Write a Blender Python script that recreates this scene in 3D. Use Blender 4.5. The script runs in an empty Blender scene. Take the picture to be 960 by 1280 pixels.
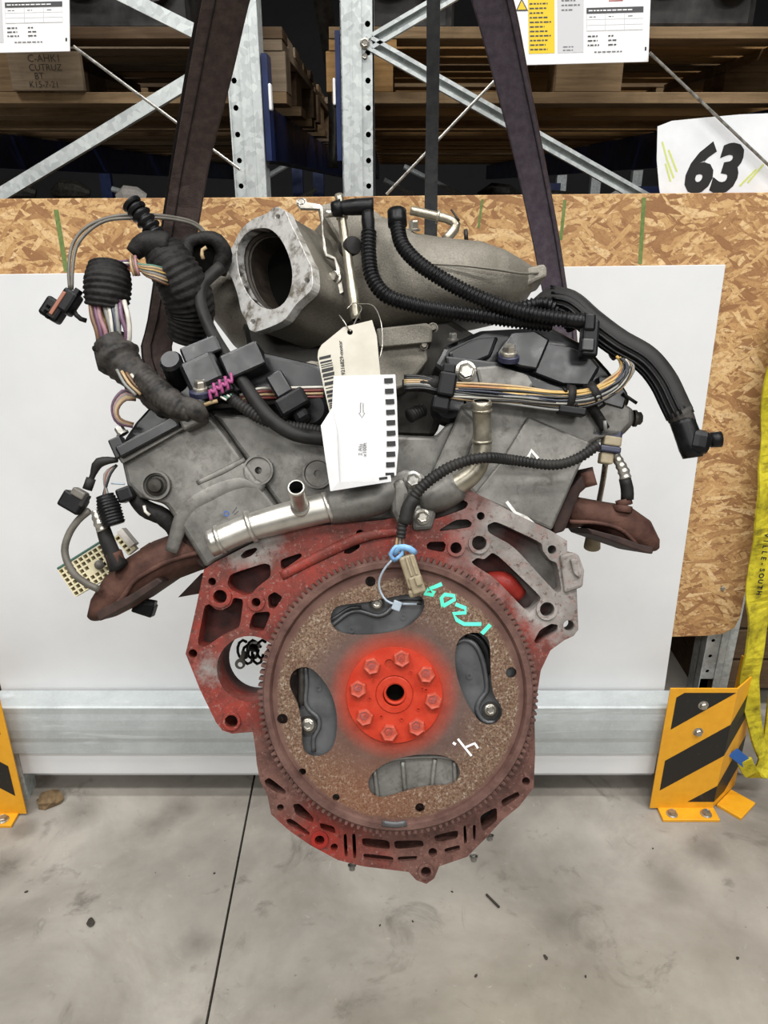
import bpy, bmesh, math, random
from mathutils import Vector, Matrix
from mathutils.geometry import tessellate_polygon

scene = bpy.context.scene
COL = scene.collection
random.seed(7)

# ---------------------------------------------------------------- camera
F = 960.0
PITCH = math.radians(23.0)
CAM = Vector((0, 0, 1.55))
RT = Vector((1, 0, 0))
UP = Vector((0, math.sin(PITCH), math.cos(PITCH)))
FW = Vector((0, math.cos(PITCH), -math.sin(PITCH)))
cam = bpy.data.cameras.new('camera')
cam.sensor_fit = 'VERTICAL'
cam.sensor_height = 36
cam.sensor_width = 27
cam.lens = F / 1280 * 36
cam.clip_start = 0.02
cam_o = bpy.data.objects.new('camera', cam)
cam_o.location = CAM
cam_o.rotation_euler = (math.pi / 2 - PITCH, 0, 0)
COL.objects.link(cam_o)
scene.camera = cam_o

# ---------------------------------------------------------------- light
scene.view_settings.view_transform = 'Standard'
scene.view_settings.look = 'None'
scene.view_settings.gamma = 1
scene.view_settings.use_curve_mapping = False
scene.view_settings.exposure = -0.88
world = bpy.data.worlds.new('warehouse_air')
scene.world = world
world.use_nodes = True
bg = world.node_tree.nodes['Background']
bg.inputs['Color'].default_value = (1.0, 0.97, 0.93, 1)
bg.inputs['Strength'].default_value = 0.22


def lamp(name, loc, rot, sx, sy, power, color=(1, 0.99, 0.975)):
    l = bpy.data.lights.new(name, 'AREA')
    l.shape = 'RECTANGLE'
    l.size = sx
    l.size_y = sy
    l.energy = power
    l.color = color
    o = bpy.data.objects.new(name, l)
    o.location = loc
    o.rotation_euler = rot
    COL.objects.link(o)
    return o


# rows of ceiling luminaires along the aisle in front of the rack, plus an added fill row
for lx in (-2.6, 0.2, 3.0):
    lamp('ceiling_and_fill_lamp', (lx, -0.9, 5.2), (0, 0, 0), 1.6, 0.5, 215)
for lx in (-2.0, 1.6):
    lamp('ceiling_and_fill_lamp', (lx, 0.75, 5.2), (0, 0, 0), 1.6, 0.4, 125)
for lx in (-1.8, 1.6):
    lamp('ceiling_and_fill_lamp', (lx, -6.6, 4.6), (math.radians(32), 0, 0), 1.6, 0.6, 90)  # unseen row added as fill for the panel and the rail strip
for lx in (-1.6, 1.8):
    lamp('ceiling_and_fill_lamp', (lx, -3.6, 4.6), (math.radians(25), 0, 0), 1.6, 0.6, 165)


# ---------------------------------------------------------------- placing helpers
def P(x, y, D):
    """point seen at photo pixel x, y, D metres along the viewing axis"""
    return CAM + FW * D + RT * ((x - 480) / F * D) + UP * ((640 - y) / F * D)


def ray(x, y):
    return FW + RT * ((x - 480) / F) + UP * ((640 - y) / F)


def PY(x, y, Y):
    d = ray(x, y)
    return CAM + d * ((Y - CAM.y) / d.y)


def PZ(x, y, z=0.0):
    d = ray(x, y)
    return CAM + d * ((z - CAM.z) / d.z)


def RP(x, y, o, n):
    d = ray(x, y)
    return CAM + d * ((o - CAM).dot(n) / d.dot(n))


def px(r, D):
    return r * D / F


# ---------------------------------------------------------------- mesh helpers
def base_of(parent):
    p = Vector((0, 0, 0))
    o = parent
    while o is not None:
        p = p + Vector(o.location)
        o = o.parent
    return p


def mk(name, verts, faces, mat, parent=None, smooth=False, bevel=0, seg=2, recalc=True, subsurf=0, angle=35, mi=None):
    off = base_of(parent)
    me = bpy.data.meshes.new(name)
    me.from_pydata([tuple(Vector(v) - off) for v in verts], [], faces)
    if mi:
        for p_, k_ in zip(me.polygons, mi):
            p_.material_index = k_
    if recalc:
        bm = bmesh.new()
        bm.from_mesh(me)
        bmesh.ops.remove_doubles(bm, verts=bm.verts, dist=1e-6)
        bmesh.ops.recalc_face_normals(bm, faces=bm.faces)
        bm.to_mesh(me)
        bm.free()
    me.update()
    if smooth:
        for p in me.polygons:
            p.use_smooth = True
    mats = mat if isinstance(mat, (list, tuple)) else [mat]
    for m in mats:
        me.materials.append(m)
    o = bpy.data.objects.new(name, me)
    COL.objects.link(o)
    if parent:
        o.parent = parent
    if bevel:
        b = o.modifiers.new('bevel', 'BEVEL')
        b.width = bevel
        b.segments = seg
        b.limit_method = 'ANGLE'
        b.angle_limit = math.radians(angle)
        b.use_clamp_overlap = True
    if subsurf:
        s = o.modifiers.new('sub', 'SUBSURF')
        s.levels = subsurf
        s.render_levels = subsurf
    return o


def thing(name, label, cat, loc, group=None):
    o = bpy.data.objects.new(name, None)
    o.empty_display_size = 0.05
    COL.objects.link(o)
    o.location = loc
    return tag(o, label, cat, group)


def tag(o, label, cat, group=None):
    o['label'] = label
    o['category'] = cat
    if group:
        o['group'] = group
    return o


def structure(o):
    o['kind'] = 'structure'
    return o


def cap_tris(loops2d):
    return tessellate_polygon([[Vector((p[0], p[1], 0)) for p in l] for l in loops2d])


def plate_geo(loops3d, loops2d, thick):
    """closed plate: loops of 3D points (outer first, then holes), extruded by the vector thick"""
    flat = [p for l in loops3d for p in l]
    n = len(flat)
    tris = cap_tris(loops2d)
    verts = [Vector(p) for p in flat] + [Vector(p) + thick for p in flat]
    faces = [tuple(t) for t in tris] + [tuple(i + n for i in reversed(t)) for t in tris]
    s = 0
    for l in loops3d:
        m = len(l)
        for i in range(m):
            a, b = s + i, s + (i + 1) % m
            faces.append((a, b, b + n, a + n))
        s += m
    return verts, faces


def circ(cx, cy, r, n=20, ry=None, rot=0):
    ry = r if ry is None else ry
    c, s = math.cos(rot), math.sin(rot)
    out = []
    for i in range(n):
        a = 2 * math.pi * i / n
        u, v = r * math.cos(a), ry * math.sin(a)
        out.append((cx + u * c - v * s, cy + u * s + v * c))
    return out


def rounded(poly, k=0.25, n=3):
    """round the corners of a polygon"""
    out = []
    m = len(poly)
    for i in range(m):
        p0, p1, p2 = [Vector(poly[j % m]).to_2d() for j in (i - 1, i, i + 1)]
        a = p1 + (p0 - p1) * k
        b = p1 + (p2 - p1) * k
        for j in range(n + 1):
            t = j / n
            q = a * (1 - t) ** 2 + p1 * 2 * t * (1 - t) + b * t * t
            out.append((q.x, q.y))
    return out


def crop(pts, x0, y0, s):
    return [(x0 + x / s, y0 + y / s) for x, y in pts]


def prism(name, poly, D0, D1, mat, parent=None, holes=(), bevel=0, seg=2, smooth=False):
    loops = [list(poly)] + [list(h) for h in holes]
    l3 = [[P(x, y, D0) for x, y in l] for l in loops]
    v, f = plate_geo(l3, loops, FW * (D1 - D0))
    return mk(name, v, f, mat, parent, bevel=bevel, seg=seg, smooth=smooth)


def prism_plane(name, poly, o, n, thick, mat, parent=None, holes=(), bevel=0):
    """polygon in photo pixels laid on the plane (o, n), extruded by thick along n"""
    loops = [list(poly)] + [list(h) for h in holes]
    l3 = [[RP(x, y, o, n) for x, y in l] for l in loops]
    v, f = plate_geo(l3, loops, n * thick)
    return mk(name, v, f, mat, parent, bevel=bevel)


def plate_world(name, loops2d, o, ax, ay, thick, mat, parent=None, bevel=0):
    """polygons in metres on the plane o + ax*u + ay*v, extruded by vector thick"""
    l3 = [[o + ax * u + ay * v for u, v in l] for l in loops2d]
    v, f = plate_geo(l3, loops2d, thick)
    return mk(name, v, f, mat, parent, bevel=bevel)


def catmull(pts, step):
    pts = [Vector(p) for p in pts]
    if len(pts) == 2:
        L = (pts[1] - pts[0]).length
        n = max(1, int(round(L / step)))
        return [pts[0].lerp(pts[1], i / n) for i in range(n + 1)], [i / n for i in range(n + 1)]
    ext = [pts[0] * 2 - pts[1]] + pts + [pts[-1] * 2 - pts[-2]]
    dense, par = [], []
    for i in range(1, len(ext) - 2):
        p0, p1, p2, p3 = ext[i - 1:i + 3]
        for j in range(24):
            t = j / 24
            q = 0.5 * ((2 * p1) + (p2 - p0) * t + (2 * p0 - 5 * p1 + 4 * p2 - p3) * t * t + (3 * p1 - p0 - 3 * p2 + p3) * t ** 3)
            dense.append(q)
            par.append(i - 1 + t)
    dense.append(pts[-1])
    par.append(len(pts) - 1)
    acc = [0]
    for i in range(1, len(dense)):
        acc.append(acc[-1] + (dense[i] - dense[i - 1]).length)
    L = acc[-1]
    n = max(2, int(round(L / step)))
    out, po = [], []
    k = 0
    for i in range(n + 1):
        s = L * i / n
        while k < len(acc) - 2 and acc[k + 1] < s:
            k += 1
        d = acc[k + 1] - acc[k]
        t = 0 if d < 1e-9 else (s - acc[k]) / d
        out.append(dense[k].lerp(dense[k + 1], min(1, max(0, t))))
        po.append((par[k] * (1 - t) + par[k + 1] * t) / (len(pts) - 1))
    return out, po


def sweep(path, radii, n=12, flat=1.0, ref=None, twist=0.0):
    """rings along a path; flat squeezes one axis"""
    m = len(path)
    tang = []
    for i in range(m):
        a = path[max(0, i - 1)]
        b = path[min(m - 1, i + 1)]
        tang.append((b - a).normalized())
    u = (ref or FW).cross(tang[0])
    if u.length < 1e-3:
        u = UP.cross(tang[0])
    u.normalize()
    verts, faces = [], []
    for i in range(m):
        t = tang[i]
        u = (u - t * u.dot(t)).normalized()
        w = t.cross(u)
        for j in range(n):
            a = 2 * math.pi * j / n + twist * i
            verts.append(path[i] + (u * math.cos(a) + w * math.sin(a) * flat) * radii[i])
    for i in range(m - 1):
        for j in range(n):
            a = i * n + j
            b = i * n + (j + 1) % n
            faces.append((a, b, b + n, a + n))
    faces.append(tuple(range(n - 1, -1, -1)))
    faces.append(tuple(range((m - 1) * n, m * n)))
    return verts, faces


def tube(name, pts, r, mat, parent=None, n=10, step=6, corr=0, pitch=5, hollow=False, flat=1.0, jitter=0):
    """pts: (photo x, photo y, depth); r: radius in photo pixels, one or one per point"""
    D = sum(p[2] for p in pts) / len(pts)
    w = [P(*p) for p in pts]
    st = px(pitch / 4 if corr else step, D)
    path, par = catmull(w, st)
    if isinstance(r, (int, float)):
        r = [r] * len(pts)
    rad = []
    for i, t in enumerate(par):
        s = t * (len(r) - 1)
        k = min(len(r) - 2, int(s))
        v = r[k] + (r[k + 1] - r[k]) * (s - k)
        if corr:
            v *= (1.0, 1.0, 1 - corr, 1 - corr)[i % 4]
        if jitter:
            v *= 1 + random.uniform(-jitter, jitter)
        rad.append(px(v, D))
    v, f = sweep(path, rad, n, flat)
    mi = None
    if hollow:
        f = f[:-2]
        mi = [0] * len(f)
        for end in (0, 1):
            base = 0 if end == 0 else (len(path) - 1) * n
            c = path[0] if end == 0 else path[-1]
            d = (path[1] - path[0]).normalized() if end == 0 else (path[-2] - path[-1]).normalized()
            dep = min(rad[0] * 1.6, 0.6 * sum((path[i + 1] - path[i]).length for i in range(len(path) - 1)))
            s = len(v)
            for j in range(n):
                v.append(c + (v[base + j] - c) * 0.80)
            for j in range(n):
                v.append(c + (v[base + j] - c) * 0.74 + d * dep)
            for j in range(n):
                k = (j + 1) % n
                f.append((base + j, base + k, s + k, s + j))
                f.append((s + j, s + k, s + n + k, s + n + j))
                mi += [0, 1]
            f.append(tuple(s + n + j for j in range(n)))
            mi.append(1)
    return mk(name, v, f, [mat, M['slotblack']] if hollow else mat, parent, smooth=True, mi=mi)  # hollow ends are painted black inside for shade


def rod(name, a, b, r, mat, parent=None, n=8):
    v, f = sweep([Vector(a), Vector(b)], [r, r], n)
    o = mk(name, v, f, mat, parent, smooth=False)
    return o


def loft(name, secs, mat, parent=None, n=28, ex=2.6, smooth=True, subsurf=0):
    """secs: (centre, half axis a, half axis b) superellipse rings"""
    verts, faces = [], []
    for c, a, b in secs:
        for j in range(n):
            t = 2 * math.pi * j / n
            cu, su = math.cos(t), math.sin(t)
            u = math.copysign(abs(cu) ** (2 / ex), cu)
            w = math.copysign(abs(su) ** (2 / ex), su)
            verts.append(c + a * u + b * w)
    m = len(secs)
    for i in range(m - 1):
        for j in range(n):
            a = i * n + j
            b = i * n + (j + 1) % n
            faces.append((a, b, b + n, a + n))
    faces.append(tuple(range(n - 1, -1, -1)))
    faces.append(tuple(range((m - 1) * n, m * n)))
    return mk(name, verts, faces, mat, parent, smooth=smooth, subsurf=subsurf)


def loft_x(name, secs, mat, parent=None, ex=2.6, n=28, dense=4):
    """secs: (x, ytop, ybot, D, half depth in m)"""
    fine = []
    for i in range(len(secs) - 1):
        for j in range(dense):
            t = j / dense
            s = t * t * (3 - 2 * t) * 0.4 + t * 0.6
            fine.append(tuple(a + (b - a) * s for a, b in zip(secs[i], secs[i + 1])))
    fine.append(secs[-1])
    r = []
    for x, yt, yb, D, hd in fine:
        Dn = D - .6 * hd
        c = P(x, (yt + yb) / 2, Dn) + FW * (D - Dn)
        r.append((c, UP * px((yb - yt) / 2, Dn), FW * hd))
    return loft(name, r, mat, parent, n, ex)


def box_pts(c, ax, ay, az):
    return [c + ax * i + ay * j + az * k for i in (-1, 1) for j in (-1, 1) for k in (-1, 1)]


BF = [(0, 1, 3, 2), (4, 6, 7, 5), (0, 4, 5, 1), (2, 3, 7, 6), (0, 2, 6, 4), (1, 5, 7, 3)]


def obox(name, x, y, D, w, h, d, rot, mat, parent=None, bevel=0.0015):
    """box centred at a photo pixel: w, h in pixels, d in metres deep, turned rot degrees clockwise in the picture plane"""
    a = math.radians(rot)
    ax = (RT * math.cos(a) - UP * math.sin(a)) * px(w / 2, D)
    ay = (RT * math.sin(a) + UP * math.cos(a)) * px(h / 2, D)
    return mk(name, box_pts(P(x, y, D), ax, ay, FW * d / 2), BF, mat, parent, bevel=bevel)


def wbox(name, x0, x1, y0, y1, z0, z1, mat, parent=None, bevel=0):
    c = Vector(((x0 + x1) / 2, (y0 + y1) / 2, (z0 + z1) / 2))
    return mk(name, box_pts(c, RT * (x1 - x0) / 2, Vector((0, 1, 0)) * (y1 - y0) / 2, Vector((0, 0, 1)) * (z1 - z0) / 2), BF, mat, parent, bevel=bevel)


def lathe_geo(prof, n, o, ax):
    """prof: (radius, offset along ax)"""
    u = ax.orthogonal().normalized()
    if abs(u.dot(RT)) < 0.9 and abs(ax.dot(RT)) < 0.95:
        u = (RT - ax * RT.dot(ax)).normalized()
    w = ax.cross(u)
    v, f = [], []
    for r, h in prof:
        for j in range(n):
            a = 2 * math.pi * j / n
            v.append(o + (u * math.cos(a) + w * math.sin(a)) * r + ax * h)
    for i in range(len(prof) - 1):
        for j in range(n):
            a, b = i * n + j, i * n + (j + 1) % n
            f.append((a, b, b + n, a + n))
    return v, f


def lathe(name, prof, o, ax, mat, parent=None, n=32, smooth=True, closed=False, caps=False, angle=None):
    v, f = lathe_geo(prof, n, o, ax)
    m = len(prof)
    if closed:
        for j in range(n):
            f.append(((m - 1) * n + j, (m - 1) * n + (j + 1) % n, (j + 1) % n, j))
    if caps:
        f.append(tuple(range(n)))
        f.append(tuple(range((m - 1) * n, m * n)))
    ob = mk(name, v, f, mat, parent, smooth=smooth)
    return ob


BOLTS = {}


def bolt(x, y, D, r, mat, parent, h=None, axis=None, name='bolt', washer=True, spin=0.3, at=None):
    """hex head screw with a flange; shared mesh for alike screws"""
    ax = (axis or -FW).normalized()
    R = px(r, D)
    H = h or R * 0.9
    key = (round(R, 4), round(H, 4), mat.name, washer)
    if key not in BOLTS:
        v, f = [], []
        o = Vector((0, 0, 0))
        Z = Vector((0, 0, 1))
        if washer:
            vv, ff = lathe_geo([(R * 1.32, -R * .3), (R * 1.32, R * 0.12), (R * 1.0, R * 0.24), (0.001 * R, R * 0.24)], 20, o, Z)
            v += vv
            f += ff
        s = len(v)
        for hh, rr in ((0.0, R), (H * 0.82, R), (H, R * 0.86)):
            for j in range(6):
                a = j * math.pi / 3
                v.append(Vector((rr * math.cos(a), rr * math.sin(a), hh)))
        for i in range(2):
            for j in range(6):
                k = (j + 1) % 6
                f.append((s + i * 6 + j, s + i * 6 + k, s + i * 6 + 6 + k, s + i * 6 + 6 + j))
        # dished top
        t = len(v)
        for j in range(6):
            a = j * math.pi / 3
            v.append(Vector((R * .6 * math.cos(a), R * .6 * math.sin(a), H * 0.93)))
        for j in range(6):
            k = (j + 1) % 6
            f.append((s + 12 + j, s + 12 + k, t + k, t + j))
        f.append(tuple(t + j for j in range(6)))
        me = bpy.data.meshes.new(name)
        me.from_pydata([tuple(q) for q in v], [], f)
        bm = bmesh.new()
        bm.from_mesh(me)
        bmesh.ops.recalc_face_normals(bm, faces=bm.faces)
        bm.to_mesh(me)
        bm.free()
        me.materials.append(mat)
        BOLTS[key] = me
    ob = bpy.data.objects.new(name, BOLTS[key])
    COL.objects.link(ob)
    if parent:
        ob.parent = parent
    ob.location = (at if at is not None else P(x, y, D)) - base_of(parent)
    ob.rotation_mode = 'QUATERNION'
    ob.rotation_quaternion = ax.to_track_quat('Z', 'Y') @ Matrix.Rotation(spin, 3, 'Z').to_quaternion()
    return ob


def boss(name, x, y, D, r1, r2, mat, parent, proud=0.004, back=0.012):
    """ring round a hole"""
    return prism(name, circ(x, y, r2, 24), D - proud, D + back, mat, parent, holes=[circ(x, y, r1, 24)], bevel=0.001)


def text_geo(body, size, shear=0.0, offset=0.0, align='CENTER'):
    cu = bpy.data.curves.new('writing', 'FONT')
    cu.body = body
    cu.size = size
    cu.shear = shear
    cu.offset = offset
    cu.align_x = align
    cu.align_y = 'CENTER'
    cu.resolution_u = 3
    o = bpy.data.objects.new('writing', cu)
    COL.objects.link(o)
    dg = bpy.context.evaluated_depsgraph_get()
    me = bpy.data.meshes.new_from_object(o.evaluated_get(dg))
    v = [q.co.copy() for q in me.vertices]
    f = [tuple(p.vertices) for p in me.polygons]
    bpy.data.objects.remove(o)
    bpy.data.curves.remove(cu)
    bpy.data.meshes.remove(me)
    return v, f


def writing(name, body, o, ax, ay, size, mat, parent, shear=0.0, offset=0.0, align='CENTER', sx=1.0, lift=None):
    """flat print: letters on the plane o, ax, ay (unit vectors)"""
    v, f = text_geo(body, size, shear, offset, align)
    nz = ax.cross(ay).normalized()
    lift = 0.0004 if lift is None else lift
    return mk(name, [o + ax * (q.x * sx) + ay * q.y + nz * lift for q in v], f, mat, parent, recalc=False)


def strokes(name, lines, o, n, w, mat, parent, lift=0.0004):
    """hand drawn marks: polylines in photo pixels on the plane (o, n), w pixels wide"""
    v, f = [], []
    for ln in lines:
        ln = [Vector(p).to_2d() for p in ln]
        s = len(v)
        for i, p in enumerate(ln):
            a = ln[max(0, i - 1)]
            b = ln[min(len(ln) - 1, i + 1)]
            t = (b - a).normalized()
            e = Vector((-t.y, t.x)) * w / 2
            if i == 0:
                p = p - t * w / 3
            if i == len(ln) - 1:
                p = p + t * w / 3
            for q in (p + e, p - e):
                v.append(RP(q.x, q.y, o, n) + n * lift)
        for i in range(len(ln) - 1):
            k = s + 2 * i
            f.append((k, k + 1, k + 3, k + 2))
    return mk(name, v, f, mat, parent)


# ---------------------------------------------------------------- materials
def lin(c):
    c = c / 255.0
    return c / 12.92 if c <= 0.04045 else ((c + 0.055) / 1.055) ** 2.4


def rgb(r, g, b):
    return (lin(r), lin(g), lin(b), 1)


class NT:
    def __init__(s, name):
        s.m = bpy.data.materials.new(name)
        s.m.use_nodes = True
        s.t = s.m.node_tree
        s.b = s.t.nodes['Principled BSDF']

    def n(s, typ, **kw):
        nd = s.t.nodes.new(typ)
        for k, v in kw.items():
            setattr(nd, k, v)
        return nd

    def l(s, a, b):
        s.t.links.new(a, b)

    def coord(s, scale=(1, 1, 1), rot=(0, 0, 0)):
        tc = s.n('ShaderNodeTexCoord')
        mp = s.n('ShaderNodeMapping')
        mp.inputs['Scale'].default_value = scale
        mp.inputs['Rotation'].default_value = rot
        s.l(tc.outputs['Object'], mp.inputs['Vector'])
        return mp.outputs['Vector']

    def noise(s, vec, scale, detail=4, rough=0.55, dist=0):
        nd = s.n('ShaderNodeTexNoise')
        nd.inputs['Scale'].default_value = scale
        nd.inputs['Detail'].default_value = detail
        nd.inputs['Roughness'].default_value = rough
        nd.inputs['Distortion'].default_value = dist
        s.l(vec, nd.inputs['Vector'])
        return nd.outputs['Fac']

    def ramp(s, fac, stops):
        r = s.n('ShaderNodeValToRGB')
        el = r.color_ramp.elements
        while len(el) < len(stops):
            el.new(0.5)
        for e, (p, c) in zip(el, stops):
            e.position = p
            e.color = c if len(c) == 4 else tuple(c) + (1,)
        s.l(fac, r.inputs['Fac'])
        return r.outputs['Color']

    def mix(s, fac, a, b, mode='MIX'):
        m = s.n('ShaderNodeMix', data_type='RGBA', blend_type=mode)
        for sock, v in ((m.inputs[0], fac), (m.inputs[6], a), (m.inputs[7], b)):
            if hasattr(v, 'is_linked') or isinstance(v, bpy.types.NodeSocket):
                s.l(v, sock)
            else:
                sock.default_value = v
        return m.outputs[2]

    def math(s, op, a, b=None, c=None):
        m = s.n('ShaderNodeMath', operation=op)
        for i, v in enumerate((a, b, c)):
            if v is None:
                continue
            if isinstance(v, bpy.types.NodeSocket):
                s.l(v, m.inputs[i])
            else:
                m.inputs[i].default_value = v
        return m.outputs[0]

    def near(s, point, r0, r1, fuzz=0.0, fscale=60):
        """1 within r0 of a place, fading to 0 at r1, with a ragged edge"""
        g = s.n('ShaderNodeNewGeometry')
        d = s.n('ShaderNodeVectorMath', operation='DISTANCE')
        s.l(g.outputs['Position'], d.inputs[0])
        d.inputs[1].default_value = tuple(point)
        v = d.outputs['Value']
        if fuzz:
            nz = s.noise(g.outputs['Position'], fscale, 5, 0.65)
            v = s.math('ADD', v, s.math('MULTIPLY', s.math('SUBTRACT', nz, 0.5), fuzz))
        mr = s.n('ShaderNodeMapRange')
        s.l(v, mr.inputs['Value'])
        mr.inputs['From Min'].default_value = r0
        mr.inputs['From Max'].default_value = r1
        mr.inputs['To Min'].default_value = 1
        mr.inputs['To Max'].default_value = 0
        return mr.outputs['Result']

    def bump(s, fac, strength=0.3, dist=0.002):
        b = s.n('ShaderNodeBump')
        b.inputs['Strength'].default_value = strength
        b.inputs['Distance'].default_value = dist
        s.l(fac, b.inputs['Height'])
        s.l(b.outputs['Normal'], s.b.inputs['Normal'])

    def out(s, color=None, rough=0.5, metal=0.0, spec=None):
        for key, v in (('Base Color', color), ('Roughness', rough), ('Metallic', metal)):
            if v is None:
                continue
            if isinstance(v, bpy.types.NodeSocket):
                s.l(v, s.b.inputs[key])
            else:
                s.b.inputs[key].default_value = v
        if spec is not None:
            s.b.inputs['Specular IOR Level'].default_value = spec
        return s.m


def plain(name, c1, c2=None, rough=0.5, metal=0.0, scale=40, bump=0.0, bscale=None, spec=None, lo=0.35, hi=0.65, stretch=(1, 1, 1), bdist=0.002):
    k = NT(name)
    v = k.coord(stretch)
    c2 = c2 or c1
    nz = k.noise(v, scale, 5, 0.6)
    col = k.ramp(nz, [(lo, c1), (hi, c2)])
    if bump:
        k.bump(k.noise(v, bscale or scale * 4, 4, 0.6), bump, bdist)
    rr = k.ramp(nz, [(0.3, (max(0, rough - .08),) * 3), (0.7, (min(1, rough + .08),) * 3)])
    return k.out(col, rr, metal, spec)


M = {}
M['cast'] = None
k = NT('grey cast aluminium')
v = k.coord()
c = k.ramp(k.noise(v, 14, 6, 0.65), [(0.3, rgb(82, 80, 76)), (0.52, rgb(114, 112, 107)), (0.72, rgb(142, 140, 134))])
c = k.mix(k.ramp(k.noise(v, 55, 6, 0.7, 0.4), [(0.5, (0, 0, 0)), (0.72, (0.85,) * 3)]), c, rgb(70, 66, 60))
k.bump(k.noise(v, 500, 3), 0.12, 0.001)
M['cast'] = k.out(c, 0.5, 0.45)

k = NT('sand cast manifold aluminium')
v = k.coord()
c = k.ramp(k.noise(v, 12, 5, 0.6), [(0.3, rgb(110, 105, 94)), (0.7, rgb(146, 141, 130))])
c = k.mix(k.ramp(k.noise(v, 420, 3, 0.7), [(0.45, (0, 0, 0)), (0.62, (0.5,) * 3)]), c, rgb(92, 87, 78))
k.bump(k.noise(v, 480, 4, 0.7), 0.55, 0.0015)
M['sandcast'] = k.out(c, 0.55, 0.35)

k = NT('machined aluminium face')
v = k.coord()
c = k.ramp(k.noise(v, 60, 6, 0.7), [(0.36, rgb(120, 112, 100)), (0.5, rgb(205, 203, 198)), (0.7, rgb(228, 227, 224))])
k.bump(k.noise(v, 300, 4), 0.15, 0.001)
M['machined'] = k.out(c, 0.38, 0.45)

M['bright'] = plain('bright drawn aluminium pipe', rgb(168, 165, 156), rgb(196, 193, 185), 0.34, 0.75, 30)
M['zinc'] = plain('zinc plated steel', rgb(150, 146, 136), rgb(190, 186, 176), 0.32, 0.8, 60)
M['brass'] = plain('dulled yellow zinc fitting', rgb(138, 132, 116), rgb(176, 170, 154), 0.36, 0.75, 60)
M['boltgrey'] = plain('dull grey screw', rgb(120, 118, 112), rgb(178, 176, 170), 0.35, 0.7, 90)
M['darkmetal'] = plain('dark oily metal', rgb(44, 42, 39), rgb(70, 67, 62), 0.5, 0.4, 40)
M['midmetal'] = plain('grey pressed steel', rgb(66, 67, 68), rgb(92, 93, 94), 0.42, 0.4, 22)
M['plastic'] = plain('black ribbed plastic', rgb(13, 13, 14), rgb(22, 22, 23), 0.38, 0, 60, 0.1, 600)
M['cover'] = plain('black moulded cover', rgb(14, 15, 16), rgb(25, 26, 27), 0.34, 0, 30)
M['rubber'] = plain('black rubber', rgb(27, 27, 27), rgb(44, 42, 40), 0.55, 0, 40)
M['tape'] = plain('dusty black tape', rgb(16, 15, 15), rgb(40, 38, 36), 0.6, 0, 90, 0.5, 180)
M['tapegrey'] = plain('dusty grey black tape', rgb(30, 29, 28), rgb(70, 66, 62), 0.55, 0, 60, 0.5, 120)
M['ink'] = plain('black printing ink', rgb(20, 20, 20), rgb(26, 26, 26), 0.6)
M['inkgrey'] = plain('grey printing ink', rgb(110, 110, 112), None, 0.6)
M['inkmid'] = plain('dark grey printing ink', rgb(70, 70, 72), None, 0.6)
M['slotblack'] = plain('black opening shade and boot core', rgb(8, 8, 7), None, 0.9)  # paints the dark inside bores, pipes and holes; also the boot core

# red overspray on the rear flange, fading to bare grey casting
k = NT('flange casting with red paint')
v = k.coord()
grey = k.ramp(k.noise(v, 24, 6, 0.65), [(0.3, rgb(98, 93, 88)), (0.7, rgb(152, 147, 142))])
red = k.ramp(k.noise(v, 26, 6, 0.7), [(0.30, rgb(78, 42, 36)), (0.5, rgb(120, 50, 42)), (0.72, rgb(142, 54, 44))])
brown = k.ramp(k.noise(v, 30, 6, 0.7), [(0.3, rgb(62, 46, 41)), (0.7, rgb(118, 86, 77))])
m1 = k.near(P(640, 668, .925), 0.030, 0.085, 0.09, 45)
m2 = k.near(P(715, 725, .925), 0.062, 0.088, 0.07, 45)
m3 = k.near(P(312, 676, .925), 0.020, 0.045, 0.05, 70)
m4 = k.near(P(262, 836, .925), 0.000, 0.022, 0.04, 120)
gm = k.math('MAXIMUM', k.math('MAXIMUM', m1, m2), k.math('MAXIMUM', m3, m4))
lowb = k.near(P(625, 1000, .925), 0.13, 0.20, 0.12, 30)
lowc = k.near(P(335, 975, .925), 0.04, 0.075, 0.07, 40)
bm_ = k.math('MULTIPLY', k.math('MAXIMUM', lowb, lowc), 0.95)
grime = k.ramp(k.noise(v, 18, 7, 0.7, 0.6), [(0.42, (0, 0, 0)), (0.68, (0.75,) * 3)])
red = k.mix(grime, red, rgb(92, 58, 50))
c = k.mix(bm_, red, brown)
c = k.mix(k.near(P(402, 1053, .925), 0.014, 0.034, 0.03, 60), c, k.ramp(k.noise(v, 60, 5), [(0.35, rgb(112, 44, 37)), (0.65, rgb(146, 52, 42))]))
c = k.mix(gm, c, grey)
shield = k.near(P(497.5, 868.5, .93), 0.150, 0.160, 0.004, 40)  # no red behind the plate; dark tone also paints shade around the teeth
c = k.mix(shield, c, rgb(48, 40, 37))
chips = k.ramp(k.noise(v, 210, 4, 0.7), [(0.57, (0, 0, 0)), (0.66, (0.8,) * 3)])
c = k.mix(chips, c, rgb(138, 104, 96))
chips2 = k.ramp(k.noise(v, 130, 5, 0.7), [(0.34, (0.8,) * 3), (0.45, (0, 0, 0))])
c = k.mix(chips2, c, rgb(74, 44, 38))
k.bump(k.noise(v, 240, 5, 0.7), 0.3, 0.0012)
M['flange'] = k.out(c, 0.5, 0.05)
k = NT('pocket floor with red mist and slot shade')
v = k.coord()
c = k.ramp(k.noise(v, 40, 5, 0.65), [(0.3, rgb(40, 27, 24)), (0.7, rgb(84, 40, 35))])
gm2 = k.math('MAXIMUM', k.near(P(690, 715, .95), 0.03, 0.06, 0.03, 45), k.near(P(590, 640, .95), 0.03, 0.05, 0.03, 45))
c = k.mix(gm2, c, k.ramp(k.noise(v, 24, 6), [(0.3, rgb(70, 66, 62)), (0.7, rgb(118, 114, 109))]))
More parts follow.
